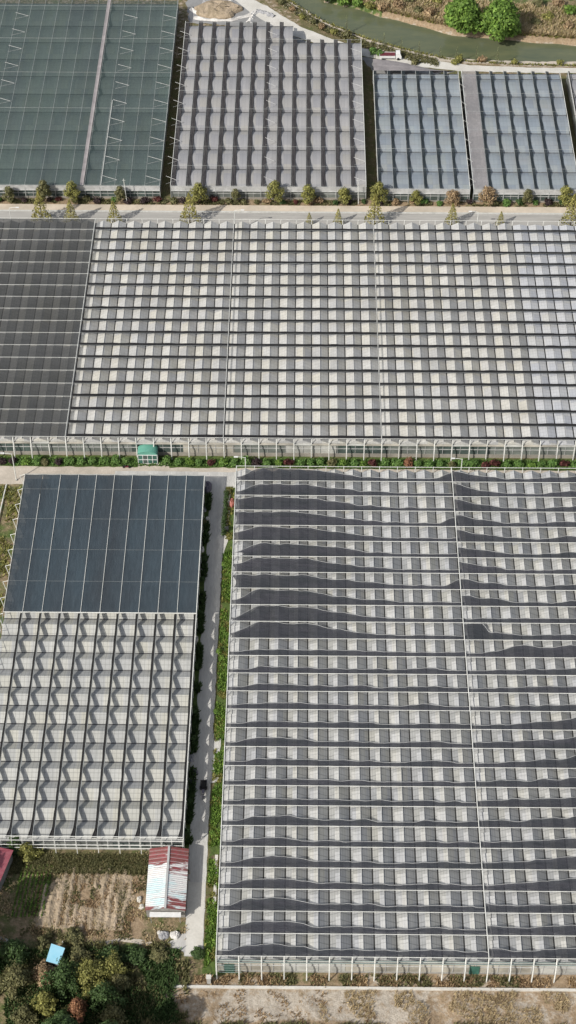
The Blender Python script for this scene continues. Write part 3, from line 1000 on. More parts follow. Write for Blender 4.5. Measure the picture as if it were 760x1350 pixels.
# bracing zigzags on the nets and the faded seam
def zig(t_, x, w_, y0, y1, z=4.6):
    y = y0
    while y < y1:
        MB().tube([(x, y + 1.2, z), (x + w_, y - 0.6, z)], 0.055, 4).build('stay_bar', 'ridge aluminium', t_)
        MB().tube([(x + w_, y - 0.6, z), (x + 0.1, y - 2.2, z - 0.02)], 0.03, 4).build('stay_bar', 'ridge aluminium', t_)
        y += 8.8
zig(T1, -53.2, 4.0, 364, 449)
zig(T1, -41.6, 4.0, 364, 449)
zig(T1, -86.0, 4.0, 400, 449)
MB().grid(lambda u, v: (-59.0 + 1.0 * v, 361.2 + 91.5 * u, 4.58 - 0.07 * math.sin(math.pi * v)), 40, 2).build('net_seam', 'weathered pink-grey cloth', T1)
MB().tube([(-53.35, 361.2, 4.65), (-53.35, 400, 4.65)], 0.1, 4).build('frame_beam', 'white pipe', T1)
T2 = top_house('light grey arched greenhouse with broad grey net rolls beside the dark green block', -34.8, 17.3, 361.2, lambda x: 441.2 if x < -3.2 else 432.0,
               'arched grey film', 'mid grey shade net', 'open', 1.15, 'ridge aluminium', 'grey greenhouse glass', 600)
zig(T2, -36.2, 3.0, 364, 436)
zig(T2, -10.0, 2.6, 364, 436)
zig(T2, 14.2, 3.0, 364, 428)
T3 = top_house('blue grey arched greenhouse of six bays left of its pale seam neighbour', 20.5, 44.9, 360.6, lambda x: 415.8,
               'arched blue film', 'blue black shade net', 'open', 0.85, 'ridge aluminium', 'dark greenhouse glass', 700, base=(0.5, 'tan base wall'))
T4 = top_house('blue grey arched greenhouse of seven bays with a faded pink first bay', 45.9, 74.1, 360.6, lambda x: 416.0,
               'arched blue film', 'blue black shade net', 'open', 0.85, 'ridge aluminium', 'dark greenhouse glass', 800, skip=(0,), base=(0.5, 'tan base wall'))
zig(T4, 44.9, 1.6, 364, 412)
T5 = top_house('grey greenhouse cut off by the right edge at the top, past a dark gap', 76.5, 104.5, 360.6, lambda x: 416.2,
               'arched grey film', 'mid grey shade net', 'open', 0.5, 'ridge aluminium', 'grey greenhouse glass', 900)
# grey apron sheet behind the six bay house
sh = MB().grid(lambda u, v: (20.7 + 23.6 * u * (1 - 0.25 * v * v), 415.9 + v * (9.5 - 7.0 * u * u), 4.4 - 2.4 * v + 0.15 * nz(u * 8, v * 5, 0)), 16, 8)
sh.build('apron_sheet', 'weathered pink-grey cloth', T3)


# ------------------------------------------------------------------ vegetation
def leaf_cloud(m_, c, rad, n_, size, rg, shape='ball'):
    for _ in range(n_):
        while True:
            p = Vector((rg.uniform(-1, 1), rg.uniform(-1, 1), rg.uniform(-1, 1)))
            if 0.25 < p.length < 1:
                break
        if shape == 'cone':
            h = rg.random() ** 1.5
            a = rg.uniform(0, 2 * math.pi)
            rr = (1 - h) ** 0.85 * (0.55 + 0.5 * rg.random())
            p = Vector((rr * math.cos(a), rr * math.sin(a), h * 2 - 1))
        q = Vector((c[0] + p.x * rad[0], c[1] + p.y * rad[1], c[2] + p.z * rad[2]))
        nrm = (p + Vector((rg.uniform(-.8, .8), rg.uniform(-.8, .8), rg.uniform(-.2, 1.2)))).normalized()
        u = nrm.orthogonal().normalized()
        v = nrm.cross(u)
        a = rg.uniform(0, math.pi)
        u, v = u * math.cos(a) + v * math.sin(a), v * math.cos(a) - u * math.sin(a)
        s1, s2 = size * rg.uniform(0.6, 1.3), size * rg.uniform(0.35, 0.8)
        m_.poly([q - u * s1, q - v * s2, q + u * s1, q + v * s2])


def make_tree(name, label, cat, h, r, leafm, seed, group=None, kind='round', trunk_h=None, dens=1.0, leaf=0.3, loose=0):
    rg = random.Random(seed)
    t_ = thing(name, label, cat, (0, 0, 0), group)
    th = trunk_h if trunk_h is not None else h * 0.35
    tm = MB().tube([(0, 0, -0.1), (0.05, 0, th * 0.6), (0.1, 0.05, th), (0.1, 0.1, h * 0.8)], max(0.08, h * 0.022), 7, h * 0.006)
    cm = MB()
    if kind == 'cone':
        leaf_cloud(cm, (0, 0, h * 0.55), (r, r, h * 0.46), int(800 * dens), leaf, rg, 'cone')
    else:
        nb2 = max(5, int(11 * dens ** 0.5))
        for i in range(nb2):
            a = i * 2.399 + rg.uniform(-0.3, 0.3)
            f = (i + 0.5) / nb2
            zz = th + (h - th) * (0.12 + 0.70 * f)
            rr = r * (0.68 * math.sin(math.pi * min(0.97, 0.25 + 0.75 * f)) ** 0.7) * rg.uniform(0.6, 1.05)
            c = (rr * math.cos(a), rr * math.sin(a), zz)
            tm.tube([(0.05, 0.05, th * 0.9 + (zz - th) * 0.3), (c[0] * 0.6, c[1] * 0.6, zz - 0.1 * h)], h * 0.008, 5, h * 0.004)
            s = rg.uniform(0.36, 0.52) * r
            if loose:
                c = (c[0] * rg.uniform(0.7, 1.35), c[1] * rg.uniform(0.7, 1.35), c[2] * rg.uniform(0.55, 1.05))
                s *= rg.uniform(0.5, 1.0)
                q_ = rg.uniform(0.6, 1.7)
                leaf_cloud(cm, c, (s * q_ * 1.5, s / q_ * 1.5, s), int(40 * dens), leaf, rg)
            leaf_cloud(cm, c, (s * (q_ if loose else 1), s / (q_ if loose else 1), s * 0.8), int(150 * dens), leaf, rg)
        leaf_cloud(cm, (0, 0, h - 0.35 * r), (r * 0.45, r * 0.45, r * 0.35), int(150 * dens), leaf, rg)
    tm.build('trunk', 'bark', t_)
    cm.build('crown', leafm, t_)
    return t_


def put(proto, used, x, y, s, rz_, label, z=0.0):
    o = proto if not used else copy_tree(proto)
    o.location = (x, y, z)
    o.scale = (s, s, s * rnd.uniform(0.9, 1.12))
    o.rotation_euler.z = rz_
    o['label'] = label
    return o


# two big trees on the far bank
rg = random.Random(5)
b1 = make_tree('riverside_tree', 'big bright green tree on the far canal bank, left of the pair', 'tree', 12.5, 6.6, 'fresh green leaves', 21, 'pair of trees on the far canal bank', dens=2.5, leaf=0.52, trunk_h=1.8)
b1.location = (48.0, 443.6, -0.6)
b2 = make_tree('riverside_tree', 'big bright green tree on the far canal bank, right of the pair', 'tree', 12.5, 6.9, 'fresh green leaves', 34, 'pair of trees on the far canal bank', dens=2.6, leaf=0.52, trunk_h=1.8)
b2.location = (59.0, 441.6, -0.6)

# bushes on the far bank
fb_pts = [(432, 2, 'deep green leaves', 2.2), (452, 4, 'fresh green leaves', 2.4), (470, 6, 'fresh green leaves', 2.2), (488, 12, 'yellow green leaves', 2.0), (506, 14, 'brown bush twigs', 2.0), (525, 12, 'brown bush twigs', 2.4), (548, 18, 'dull olive leaves', 2.2), (568, 22, 'brown bush twigs', 2.3), (540, 4, 'dull olive leaves', 2.6), (575, 5, 'yellow green leaves', 2.4), (704, 34, 'dull olive leaves', 2.4), (722, 26, 'yellow green leaves', 2.2), (752, 20, 'fresh green leaves', 3.0), (735, 8, 'brown bush twigs', 2.4), (748, 38, 'brown bush twigs', 2.0), (712, 8, 'dull olive leaves', 2.4), (495, 1, 'fresh green leaves', 2.4)]
COLN = {'deep green leaves': 'deep green', 'fresh green leaves': 'fresh green', 'yellow green leaves': 'yellow green', 'brown bush twigs': 'brown dry', 'dull olive leaves': 'dull olive',
        'hedge leaves': 'round green', 'maroon leaves': 'round maroon', 'dark plum leaves': 'dark plum', 'russet leaves': 'russet', 'conifer gold': 'golden', 'dry straw': 'straw'}


def make_bush(name, mat, seed, n_=260, r=1.0, h=1.1, leaf=0.2, cat='bush', group=None):
    rg = random.Random(seed)
    t_ = thing(name, 'bush', cat, (0, 0, 0), group)
    st = MB()
    for k_ in range(4):
        a = rg.uniform(0, 6.28)
        st.tube([(0, 0, -0.05), (0.3 * math.cos(a) * r, 0.3 * math.sin(a) * r, h * 0.6)], 0.04, 4)
    st.build('stem', 'bark', t_)
    cm = MB()
    for k_ in range(5):
        a = rg.uniform(0, 6.28)
        d = rg.uniform(0.15, 0.45) * r
        leaf_cloud(cm, (d * math.cos(a), d * math.sin(a), h * rg.uniform(0.42, 0.7)), (r * 0.62, r * 0.62, h * 0.45), n_ // 5, leaf, rg)
    cm.build('foliage', mat, t_)
    return t_


protos = {}


def bush(mat, x, y, s, label, group, name='bush', h=1.1, z=0.0):
    key = (mat, rnd.randrange(2))
    if key not in protos:
        o = make_bush(name, mat, hash(mat) % 1000 + key[1] if False else sum(map(ord, mat)) + key[1] * 13)
        protos[key] = o
    else:
        o = copy_tree(protos[key])
    o.location = (x, y, z)
    o.scale = (s, s, s * rnd.uniform(0.8, 1.15))
    o.rotation_euler.z = rnd.uniform(0, 6.28)
    o['label'] = label
    o['group'] = group
    o['category'] = 'bush'
    return o


cnt = {}
for px, py, mt, s in sorted(fb_pts):
    x, y = G(px, py)
    k_ = cnt.get(mt, 0)
    cnt[mt] = k_ + 1
    bush(mt, x, y, s, '%s bush on the far canal bank, %s of its colour from left' % (COLN[mt], ORD[k_]), 'bushes on the far canal bank')

# near bank scrub and saplings
for i, (px, py) in enumerate([(372, 6), (386, 14), (398, 24), (412, 30), (424, 38), (440, 44), (458, 50), (636, 82), (604, 80)]):
    x, y = G(px, py)
    bush(['dull olive leaves', 'brown bush twigs', 'yellow green leaves'][i % 3], x, y, rnd.uniform(1.2, 1.9), 'low scrubby bush between access road and canal, %s from the left' % ORD[i], 'scrub beside the access road')
sp_ = make_tree('sapling', '', 'sapling', 5.0, 0.7, 'pale sapling leaves', 77, 'saplings along the near canal bank', 'cone', 1.2, dens=0.14, leaf=0.16)
for i, (px, py) in enumerate([(457, 40), (506, 60), (529, 66), (552, 72), (580, 77), (602, 80), (628, 82), (655, 84)]):
    x, y = G(px, py)
    put(sp_, i > 0, x, y, rnd.uniform(0.8, 1.1), rnd.uniform(0, 6), 'thin pale sapling on the near canal bank, %s from the left' % ORD[i])
for i, (px, py, mt) in enumerate([(545, 84, 'dull olive leaves'), (600, 84, 'yellow green leaves'), (679, 84, 'yellow green leaves'), (738, 84, 'yellow green leaves'), (492, 70, 'hedge leaves'), (500, 74, 'hedge leaves')]):
    x, y = G(px, py)
    bush(mt, x, y, rnd.uniform(1.2, 1.7), '%s bush by the path behind the blue grey houses, %s listed from left' % (COLN[mt], ORD[i]) if False else '%s bush by the canal path, %s' % (COLN[mt], ('behind the left house', 'behind the middle', 'right of the middle', 'near the right edge', 'in the gap between houses', 'beside the parked truck')[i]), 'bushes by the canal path')

# conical street trees, near side of the road (their bases hidden by the long greenhouse)
ct = make_tree('conical_tree', '', 'tree', 9.8, 2.75, 'conifer gold', 101, 'conical trees along the near kerb of the road', 'cone', 0.8, dens=1.0, leaf=0.26)
near_tr = [(55, 1.08), (94, 0.8), (151, 0.78), (251, 1.05), (408, 0.42), (446, 0.55), (494, 1.05), (596, 0.75), (660, 0.5), (753, 1.1)]
for i, (px, s) in enumerate(near_tr):
    x, _ = G(px, 286, 2)
    o = put(ct, i > 0, x, 350.6, s, rnd.uniform(0, 6), 'golden green conical tree on the near side of the far road, %s from the left' % ORD[i])
    o.scale = (s, s, s * 0.98)
# trees on the far side
rt = make_tree('street_tree', '', 'tree', 5.6, 2.0, 'dull olive leaves', 120, 'street trees before the top row of greenhouses', 'round', 1.2, dens=0.8, leaf=0.22)
rt2 = make_tree('street_tree', '', 'tree', 5.6, 2.1, 'yellow green leaves', 122, 'street trees before the top row of greenhouses', 'round', 1.0, dens=0.8, leaf=0.22)
rt3 = make_tree('street_tree', '', 'tree', 4.6, 2.4, 'brown bush twigs', 125, 'street trees before the top row of greenhouses', 'round', 0.8, dens=0.8, leaf=0.2)
far_tr = [(14, 0, .9), (60, 0, 1.1), (97, 1, 1.05), (160, 0, .9), (263, 1, 1.1), (311, 0, .7), (363, 1, 1.15), (406, 1, 1.05), (453, 1, .95), (499, 1, 1.15), (548, 1, .8), (596, 2, 1.0), (642, 2, 1.15), (694, 0, .8), (743, 1, 1.1)]
usedt = [False] * 3
for i, (px, ty, s) in enumerate(far_tr):
    x, y = G(px, 267)
    o = put((rt, rt2, rt3)[ty], usedt[ty], x, 359.4 + rnd.uniform(-0.2, 0.3), s * 1.08, rnd.uniform(0, 6),
            '%s street tree before the top greenhouses, %s in the row from the left' % (('dull olive', 'yellow green', 'bare brown')[ty], ORD[i]))
    usedt[ty] = True
# low shrubs of the far verge
vx = []
rs = random.Random(3)
x = -88
while x < 84:
    vx.append(x)
    x += rs.uniform(2.6, 4.6)
ci_ = {}
for x in vx:
    mt = rs.choice(['hedge leaves', 'hedge leaves', 'deep green leaves', 'maroon leaves', 'dull olive leaves', 'brown bush twigs', 'dark plum leaves'])
    if x < -34 and rs.random() < 0.4:
        mt = 'dark plum leaves'
    k_ = ci_.get(mt, 0)
    ci_[mt] = k_ + 1
    bush(mt, x, 359.7 + rs.uniform(-0.3, 0.5), rs.uniform(1.0, 1.6), '%s shrub on the far verge, %s of its colour from left' % (COLN[mt], ORD[k_]), 'shrubs on the far verge')
# hedge in front of the long greenhouse
ci_ = {}
x = -86.0
rs = random.Random(9)
pk_ = [(84, 'dark plum leaves'), (285, 'maroon leaves'), (336, 'dark plum leaves'), (388, 'maroon leaves'), (444, 'dull olive leaves'), (489, 'maroon leaves'), (540, 'russet leaves'), (646, 'maroon leaves'), (748, 'maroon leaves'), (12, 'dark plum leaves'), (57, 'dull olive leaves'), (592, 'dull olive leaves')]
special = [(G(p, 606)[0], mt) for p, mt in pk_]
while x < 80:
    mt = 'hedge leaves' if rs.random() < 0.75 else 'fresh green leaves'
    for sx_, sm in special:
        if abs(sx_ - x) < 1.3:
            mt = sm
    if not (-38.2 < x < -31.0):
        k_ = ci_.get(mt, 0)
        ci_[mt] = k_ + 1
        bush(mt, x, 263.3 + rs.uniform(-0.15, 0.25), rs.uniform(1.15, 1.55), '%s hedge bush before the long greenhouse, %s of its colour from left' % (COLN[mt], ORD[k_]), 'hedge bushes before the long greenhouse')
    x += rs.uniform(2.2, 2.9)


def tufts(name, label_mat, pts_fn, n_, hgt, wid, seed, obj_name='grass', parts=3):
    rg = random.Random(seed)
    m_ = MB()
    for _ in range(n_):
        p = pts_fn(rg)
        if p is None:
            continue
        x, y = p[0], p[1]
        z = p[2] if len(p) > 2 else -0.05
        for _k in range(parts):
            a = rg.uniform(0, 2 * math.pi)
            hh = hgt * rg.uniform(0.5, 1.3)
            ln = rg.uniform(0.2, 0.9) * hh
            bx, by = x + rg.uniform(-.3, .3) * wid * 3, y + rg.uniform(-.3, .3) * wid * 3
            u = (math.cos(a) * wid, math.sin(a) * wid)
            l_ = (-math.sin(a) * ln, math.cos(a) * ln)
            m_.poly([(bx - u[0], by - u[1], z), (bx + u[0], by + u[1], z), (bx + u[0] * 0.5 + l_[0], by + u[1] * 0.5 + l_[1], z + hh * 0.8), (bx - u[0] * 0.2 + l_[0] * 1.1, by - u[1] * 0.2 + l_[1] * 1.1, z + hh)])
    o = m_.build(obj_name, label_mat)
    o['kind'] = 'stuff'
    o['label'] = name
    o['category'] = 'grass'
    return o


def rect(x0, x1, y0, y1, thr=None, s=0.3, seed=0):
    def f(rg):
        x, y = rg.uniform(x0, x1), rg.uniform(y0, y1)
        if thr is not None and nz(x, y, seed, s) < thr:
            return None
        return (x, y)
    return f


tufts('bright green grass strip between side lane and the largest greenhouse', 'fresh green leaves', rect(-16.3, -14.4, 139, 238, -0.15, 0.25), 4200, 0.5, 0.16, 1)
tufts('yellowish weeds among the green strip beside the side lane', 'yellow green leaves', rect(-16.5, -14.6, 138, 256, 0.05, 0.4, 3), 2600, 0.45, 0.14, 2)
tufts('dark green weeds between lower left greenhouse and side lane', 'deep green leaves', rect(-20.9, -19.9, 164, 254, -0.1, 0.2, 6), 3200, 0.7, 0.16, 3)
tufts('low green ground cover under the hedge of the long greenhouse', 'hedge leaves', rect(-86, 80, 262.5, 264.8), 6500, 0.4, 0.16, 4)
tufts('dry straw coloured grass below the kerb wall at lower right', 'dry straw', rect(4, 56, 126, 134.6, -0.05, 0.22, 2), 4800, 0.6, 0.07, 5)
tufts('brown weeds along the foot of the largest greenhouse front', 'brown bush twigs', rect(-18, 58, 135.4, 137.3, -0.1, 0.4, 4), 2600, 0.5, 0.13, 6)
tufts('green weeds along the foot of the largest greenhouse front', 'dull olive leaves', rect(-10, 58, 135.6, 137.6, 0.0, 0.2, 8), 1800, 0.55, 0.13, 16)
tufts('brown scrub grass on the pale dirt by the kerb wall', 'brown bush twigs', rect(-22, 14, 127, 134.6, 0.1, 0.35, 5), 1500, 0.4, 0.09, 7)
tufts('rough dry grass around the tilled beds', 'dry straw', rect(-58, -20, 140, 162, 0.1, 0.25, 9), 5200, 0.4, 0.11, 8)
tufts('brown weeds scattered over the tilled beds', 'brown bush twigs', rect(-48, -28.5, 145, 161, 0.0, 0.3, 21), 4200, 0.35, 0.10, 22)
tufts('green weeds scattered over the tilled beds', 'dull olive leaves', rect(-50, -27.5, 144, 161, 0.05, 0.3, 25), 4200, 0.35, 0.11, 23)
tufts('olive grass behind the tilled beds', 'dull olive leaves', rect(-56, -28, 157.5, 161.6), 5200, 0.5, 0.13, 9)
tufts('dark green undergrowth in the lower left corner', 'deep green leaves', rect(-60, -18, 126, 142, -0.12, 0.18, 11), 9000, 0.8, 0.17, 10)
tufts('olive undergrowth in the lower left corner', 'dull olive leaves', rect(-60, -19, 126, 143.5, 0.0, 0.2, 14), 7000, 0.8, 0.15, 11)
tufts('mixed weeds left of the dark netted greenhouse', 'yellow green leaves', rect(-76, -62.8, 165, 256, -0.05, 0.2, 2), 5000, 0.6, 0.15, 12)
tufts('tall dry reeds on the far canal bank', 'dry straw', lambda rg: (lambda x: (x, lin(far_bank, x) + 2.2 + rg.random() ** 1.5 * 16))(rg.uniform(18, 100)), 9000, 1.2, 0.2, 13)
tufts('green weeds on the far canal bank', 'yellow green leaves', lambda rg: (lambda x: (x, lin(far_bank, x) + 1.6 + rg.random() * 16) if nz(x, 0, 3, 0.1) > -0.2 else None)(rg.uniform(0, 100)), 4500, 1.0, 0.2, 14)
tufts('scrub weeds between access road and canal', 'dull olive leaves', lambda rg: (lambda x: (x, lin(near_bank, x) - 3.4 - rg.random() * 4))(rg.uniform(-8, 40)), 1600, 0.6, 0.16, 15)
tufts('dark scrub along the bottom edge below the pale dirt', 'dull olive leaves', rect(-25, 56, 125.5, 128.2, 0.0, 0.3, 31), 3800, 0.9, 0.14, 29)
tufts('leafy weeds on the slope of the near canal bank', 'yellow green leaves', lambda rg: (lambda x: (x, lin(near_bank, x) - 1.6 - rg.random() * 0.8))(rg.uniform(-8, 95)), 700, 0.5, 0.15, 19)
tufts('weeds along the kerb of the far road', 'dull olive leaves', rect(-92, 88, 358.8, 360.8, 0.0, 0.2, 1), 6000, 0.45, 0.14, 17)

# vegetable rows beside the tilled beds: each row a bed of plants
rg = random.Random(4)
for k_ in range(8):
    xk = -51.2 + k_ * 0.78
    m_ = MB()
    for _ in range(170):
        v = rg.random()
        leaf_cloud(m_, (xk + rg.uniform(-.12, .12) - (1 - v) * 0.8, 148.6 + 10.6 * v, 0.2), (0.16, 0.2, 0.22), 2, 0.16, rg)
    m_.tube([(xk - 0.8, 148.6, 0.02), (xk, 159.2, 0.02)], 0.05, 4)
    tag(m_.build('vegetable_row', 'fresh green leaves'), 'green vegetable row left of the tilled beds, %s row from the left' % ORD[k_], 'vegetable row', 'vegetable rows')

# lower left thicket
thick = [(118, 1296, 'yellow green leaves', 6.5, 3.6), (150, 1282, 'yellow green leaves', 4.5, 2.8), (104, 1338, 'russet leaves', 5.0, 2.2), (62, 1330, 'yellow green leaves', 5.0, 2.4), (84, 1350, 'deep green leaves', 4.5, 2.3), (34, 1345, 'dull olive leaves', 4.0, 2.2),
         (88, 1300, 'deep green leaves', 7.0, 3.6), (60, 1288, 'brown bush twigs', 3.0, 2.4), (24, 1300, 'dull olive leaves', 6.0, 3.2), (140, 1322, 'deep green leaves', 6.5, 3.4), (150, 1346, 'dull olive leaves', 4.5, 2.6), (158, 1300, 'dull olive leaves', 3.2, 2.2), (20, 1262, 'deep green leaves', 5.0, 3.0), (150, 1262, 'deep green leaves', 2.2, 2.2), (180, 1264, 'deep green leaves', 2.0, 2.2), (210, 1262, 'dull olive leaves', 1.8, 1.8), (106, 1262, 'dull olive leaves', 2.4, 2.0), (40, 1128, 'yellow green leaves', 3.5, 2.3), (22, 1118, 'deep green leaves', 4.0, 2.4), (98, 1238, 'dull olive leaves', 1.8, 1.8), (58, 1245, 'dull olive leaves', 1.6, 1.8), (262, 1258, 'deep green leaves', 1.2, 1.2)]
where = ['tallest of the lower left thicket', 'behind the thicket, right of the blue hut', 'with reddish crown at the bottom edge', 'below the blue hut near the bottom edge', 'at the very bottom beside the reddish tree', 'in the bottom left corner', 'in the middle of the lower left thicket', 'just below the blue hut', 'left in the lower left thicket', 'on the right flank of the thicket', 'at the bottom, right of the reddish tree', 'at the dark right end of the thicket', 'left of the blue hut', 'below the garden path, left one', 'below the garden path, middle one', 'below the garden path, right one', 'right of the blue hut by the path', 'at the upper left of the garden', 'beside the dull red roof', 'on the garden edge above the path', 'above the blue hut', 'at the foot of the pale lane']
for i, ((px, py, mt, h_, r_), wh) in enumerate(zip(thick, where)):
    x, y = G(px, py)
    tr = make_tree('thicket_tree' if h_ > 2.5 else 'shrub', '%s %s %s' % (COLN[mt], 'tree' if h_ > 2.5 else 'shrub', wh), 'tree' if h_ > 2.5 else 'shrub', h_, r_, mt, 900 + i, 'lower left thicket', 'round', h_ * 0.15, dens=1.1, leaf=0.24, loose=1)
    tr.location = (x, y, 0)
# tall trees left of and below the frame, whose shade lies on the garden
for i, (x, y, h_, r_) in enumerate([(-58.6, 144.5, 14, 4.4), (-60, 136.5, 13.5, 4.6), (-66, 149.5, 15, 4.6), (-39.5, 120.5, 15, 5.0), (-31.5, 119.5, 15.5, 5.0), (-47, 117, 13, 4.2)]):
    wh = ('left of the garden', 'left of the thicket', 'behind the red roofed shed', 'below the thicket', 'below the dark clearing', 'below the bottom left corner')[i]
    tr = make_tree('tall_tree', 'tall dark green tree just outside the frame, %s' % wh, 'tree', h_, r_, 'deep green leaves', 1200 + i, 'tall trees round the garden', 'round', h_ * 0.3, dens=3.0, leaf=0.36)
    tr.location = (x, y, 0)

# bushes along the side lane
for i, (px, py, mt, s) in enumerate([(271, 690, 'dull olive leaves', 0.9), (268, 740, 'deep green leaves', 1.0), (266, 765, 'deep green leaves', 1.1), (262, 810, 'deep green leaves', 1.0), (259, 880, 'deep green leaves', 1.0), (256, 940, 'deep green leaves', 1.1), (254, 975, 'deep green leaves', 1.0), (250, 1060, 'deep green leaves', 1.0), (246, 1095, 'deep green leaves', 1.2), (303, 650, 'dull olive leaves', 0.9), (295, 745, 'fresh green leaves', 0.8), (290, 860, 'fresh green leaves', 0.9), (286, 940, 'fresh green leaves', 0.8), (280, 1100, 'fresh green leaves', 0.8)]):
    x, y = G(px, py)
    bush(mt, x, y, s, '%s low bush %s the side lane, %s down from the cross lane' % (COLN[mt], 'left of' if i < 9 else 'right of', ORD[i if i < 9 else i - 9]), 'bushes along the side lane')

# ------------------------------------------------------------------ small buildings
t_ = thing('tin_shed', 'tin shed with patched red, white and cyan roof sheets beside the side lane', 'shed', (-23.6, 155, 0))
sx0, sx1, sy0, sy1 = -27.3, -20.25, 148.6, 161.4
for a, b, z0_, z1_ in ((sx0 - 0.15, -23.75, 2.75, 3.7), (-23.75, sx1 + 0.15, 3.7, 2.75)):
    def fn(u, v, a=a, b=b, z0_=z0_, z1_=z1_):
        return (a + (b - a) * v, sy0 + (sy1 - sy0) * u, z0_ + (z1_ - z0_) * v + 0.03 * math.sin(u * 2 * math.pi * 32))
    g_ = MB().grid(fn, 190, 3)
    g_.build('roof_slope', 'patched red and white sheets', t_)
MB().box(-23.95, -23.55, sy0 - 0.05, sy1 + 0.05, 3.72, 3.8).build('ridge_cap', 'ridge aluminium', t_)
wl = MB()
wl.poly([(sx0, sy0 + 0.15, 0), (sx1, sy0 + 0.15, 0), (sx1, sy0 + 0.15, 2.7), (-23.75, sy0 + 0.15, 3.6), (sx0, sy0 + 0.15, 2.7)])
wl.poly([(sx0, sy1 - 0.15, 0), (sx0, sy1 - 0.15, 2.7), (-23.75, sy1 - 0.15, 3.6), (sx1, sy1 - 0.15, 2.7), (sx1, sy1 - 0.15, 0)])
wl.poly([(sx0, sy0 + 0.15, 0), (sx0, sy0 + 0.15, 2.7), (sx0, sy1 - 0.15, 2.7), (sx0, sy1 - 0.15, 0)])
wl.poly([(sx1, sy0 + 0.15, 0), (sx1, sy1 - 0.15, 0), (sx1, sy1 - 0.15, 2.7), (sx1, sy0 + 0.15, 2.7)])
wl.build('wall', 'hut wall', t_)
MB().box(-26.6, -20.9, sy0 - 1.1, sy0 - 0.1, 2.35, 2.43).build('awning', 'white paint', t_)
MB().box(-24.6, -23.2, sy0 + 0.06, sy0 + 0.14, 0.05, 2.1).build('door', 'dark steel', t_)
for x in (-26.4, -21.1):
    MB().tube([(x, sy0 - 1.0, 0), (x, sy0 - 1.0, 2.35)], 0.05, 5).build('post', 'grey pipe', t_)

t_ = thing('garden_hut', 'little hut with a flat sky blue roof above the lower left thicket', 'hut', (-43.2, 140, 0))
hp = [G(68, 1244, 2.2), G(86, 1250, 2.2), G(78, 1272, 2.2), G(61, 1267, 2.2)]
cx_, cy_ = sum(p[0] for p in hp) / 4, sum(p[1] for p in hp) / 4
MB().add([(p[0], p[1], 2.15) for p in hp] + [(p[0], p[1], 2.25) for p in hp], [(0, 1, 2, 3), (7, 6, 5, 4), (0, 4, 5, 1), (1, 5, 6, 2), (2, 6, 7, 3), (3, 7, 4, 0)]).build('roof', 'sky blue sheet', t_)
ip = [(cx_ + (p[0] - cx_) * 0.86, cy_ + (p[1] - cy_) * 0.86) for p in hp]
MB().add([(p[0], p[1], 0) for p in ip] + [(p[0], p[1], 2.148) for p in ip], [(0, 4, 5, 1), (1, 5, 6, 2), (2, 6, 7, 3), (3, 7, 4, 0)]).build('wall', 'hut wall', t_)
dd0, dd1 = Vector(ip[3]), Vector(ip[2])
e1, e2 = dd0.lerp(dd1, 0.35), dd0.lerp(dd1, 0.7)
nn_ = Vector(((dd1 - dd0).y, -(dd1 - dd0).x)).normalized() * 0.03
MB().poly([(e1.x + nn_.x, e1.y + nn_.y, 0.02), (e2.x + nn_.x, e2.y + nn_.y, 0.02), (e2.x + nn_.x, e2.y + nn_.y, 1.8), (e1.x + nn_.x, e1.y + nn_.y, 1.8)]).build('door', 'dark steel', t_)

t_ = thing('red_roofed_shed', 'shed with dull red sheet roof cut off by the left edge', 'shed', (-58, 157, 0))
rp = [G(-60, 1106, 3.4), G(18, 1121, 3.4), G(-2, 1168, 3.4), G(-60, 1160, 3.4)]
MB().add([(p[0], p[1], 3.35 + (0.5 if i in (0, 3) else 0)) for i, p in enumerate(rp)] + [(p[0], p[1], 3.45 + (0.5 if i in (0, 3) else 0)) for i, p in enumerate(rp)],
         [(0, 1, 2, 3), (7, 6, 5, 4), (0, 4, 5, 1), (1, 5, 6, 2), (2, 6, 7, 3), (3, 7, 4, 0)]).build('roof', 'faded red sheet', t_)
cx_, cy_ = sum(p[0] for p in rp) / 4, sum(p[1] for p in rp) / 4
ip = [(cx_ + (p[0] - cx_) * 0.93, cy_ + (p[1] - cy_) * 0.93) for p in rp]
MB().add([(p[0], p[1], 0) for p in ip] + [(p[0], p[1], 3.3) for p in ip], [(0, 4, 5, 1), (1, 5, 6, 2), (2, 6, 7, 3), (3, 7, 4, 0)]).build('wall', 'hut wall', t_)

# gate pillar and drain cover
t_ = thing('gate_pillar', 'pale square concrete pillar at the near corner of the largest greenhouse', 'pillar', (-18.3, 137.5, 0))
gx, gy = G(276, 1296)
t_.location = (gx, gy, 0)
t_['_o'] = (gx, gy, 0)
MB().box(gx - 0.35, gx + 0.35, gy - 0.3, gy + 0.3, -0.1, 2.3).build('shaft', 'concrete', t_)
MB().box(gx - 0.45, gx + 0.45, gy - 0.4, gy + 0.4, 2.3, 2.45).build('cap', 'pale concrete', t_)
dc = MB()
for k_ in range(9):
    dc.box(-15.3, -14.75, 150.6 + k_ * 1.25, 151.75 + k_ * 1.25, -0.05, 0.14)
tag(dc.build('drain_cover', 'pale concrete'), 'line of pale concrete drain covers beside the largest greenhouse', 'drain cover')
# kerb line at the far left
kx0, ky0 = G(9, 640)
kx1, ky1 = G(-12, 742)
tag(MB().tube([(kx0, ky0, 0.3), ((kx0 + kx1) / 2 - 0.2, (ky0 + ky1) / 2, 0.4), (kx1, ky1, 0.3)], 0.16, 6).build('white_pipe', 'white pipe'), 'long white pipe lying on the weeds near the left edge', 'pipe')

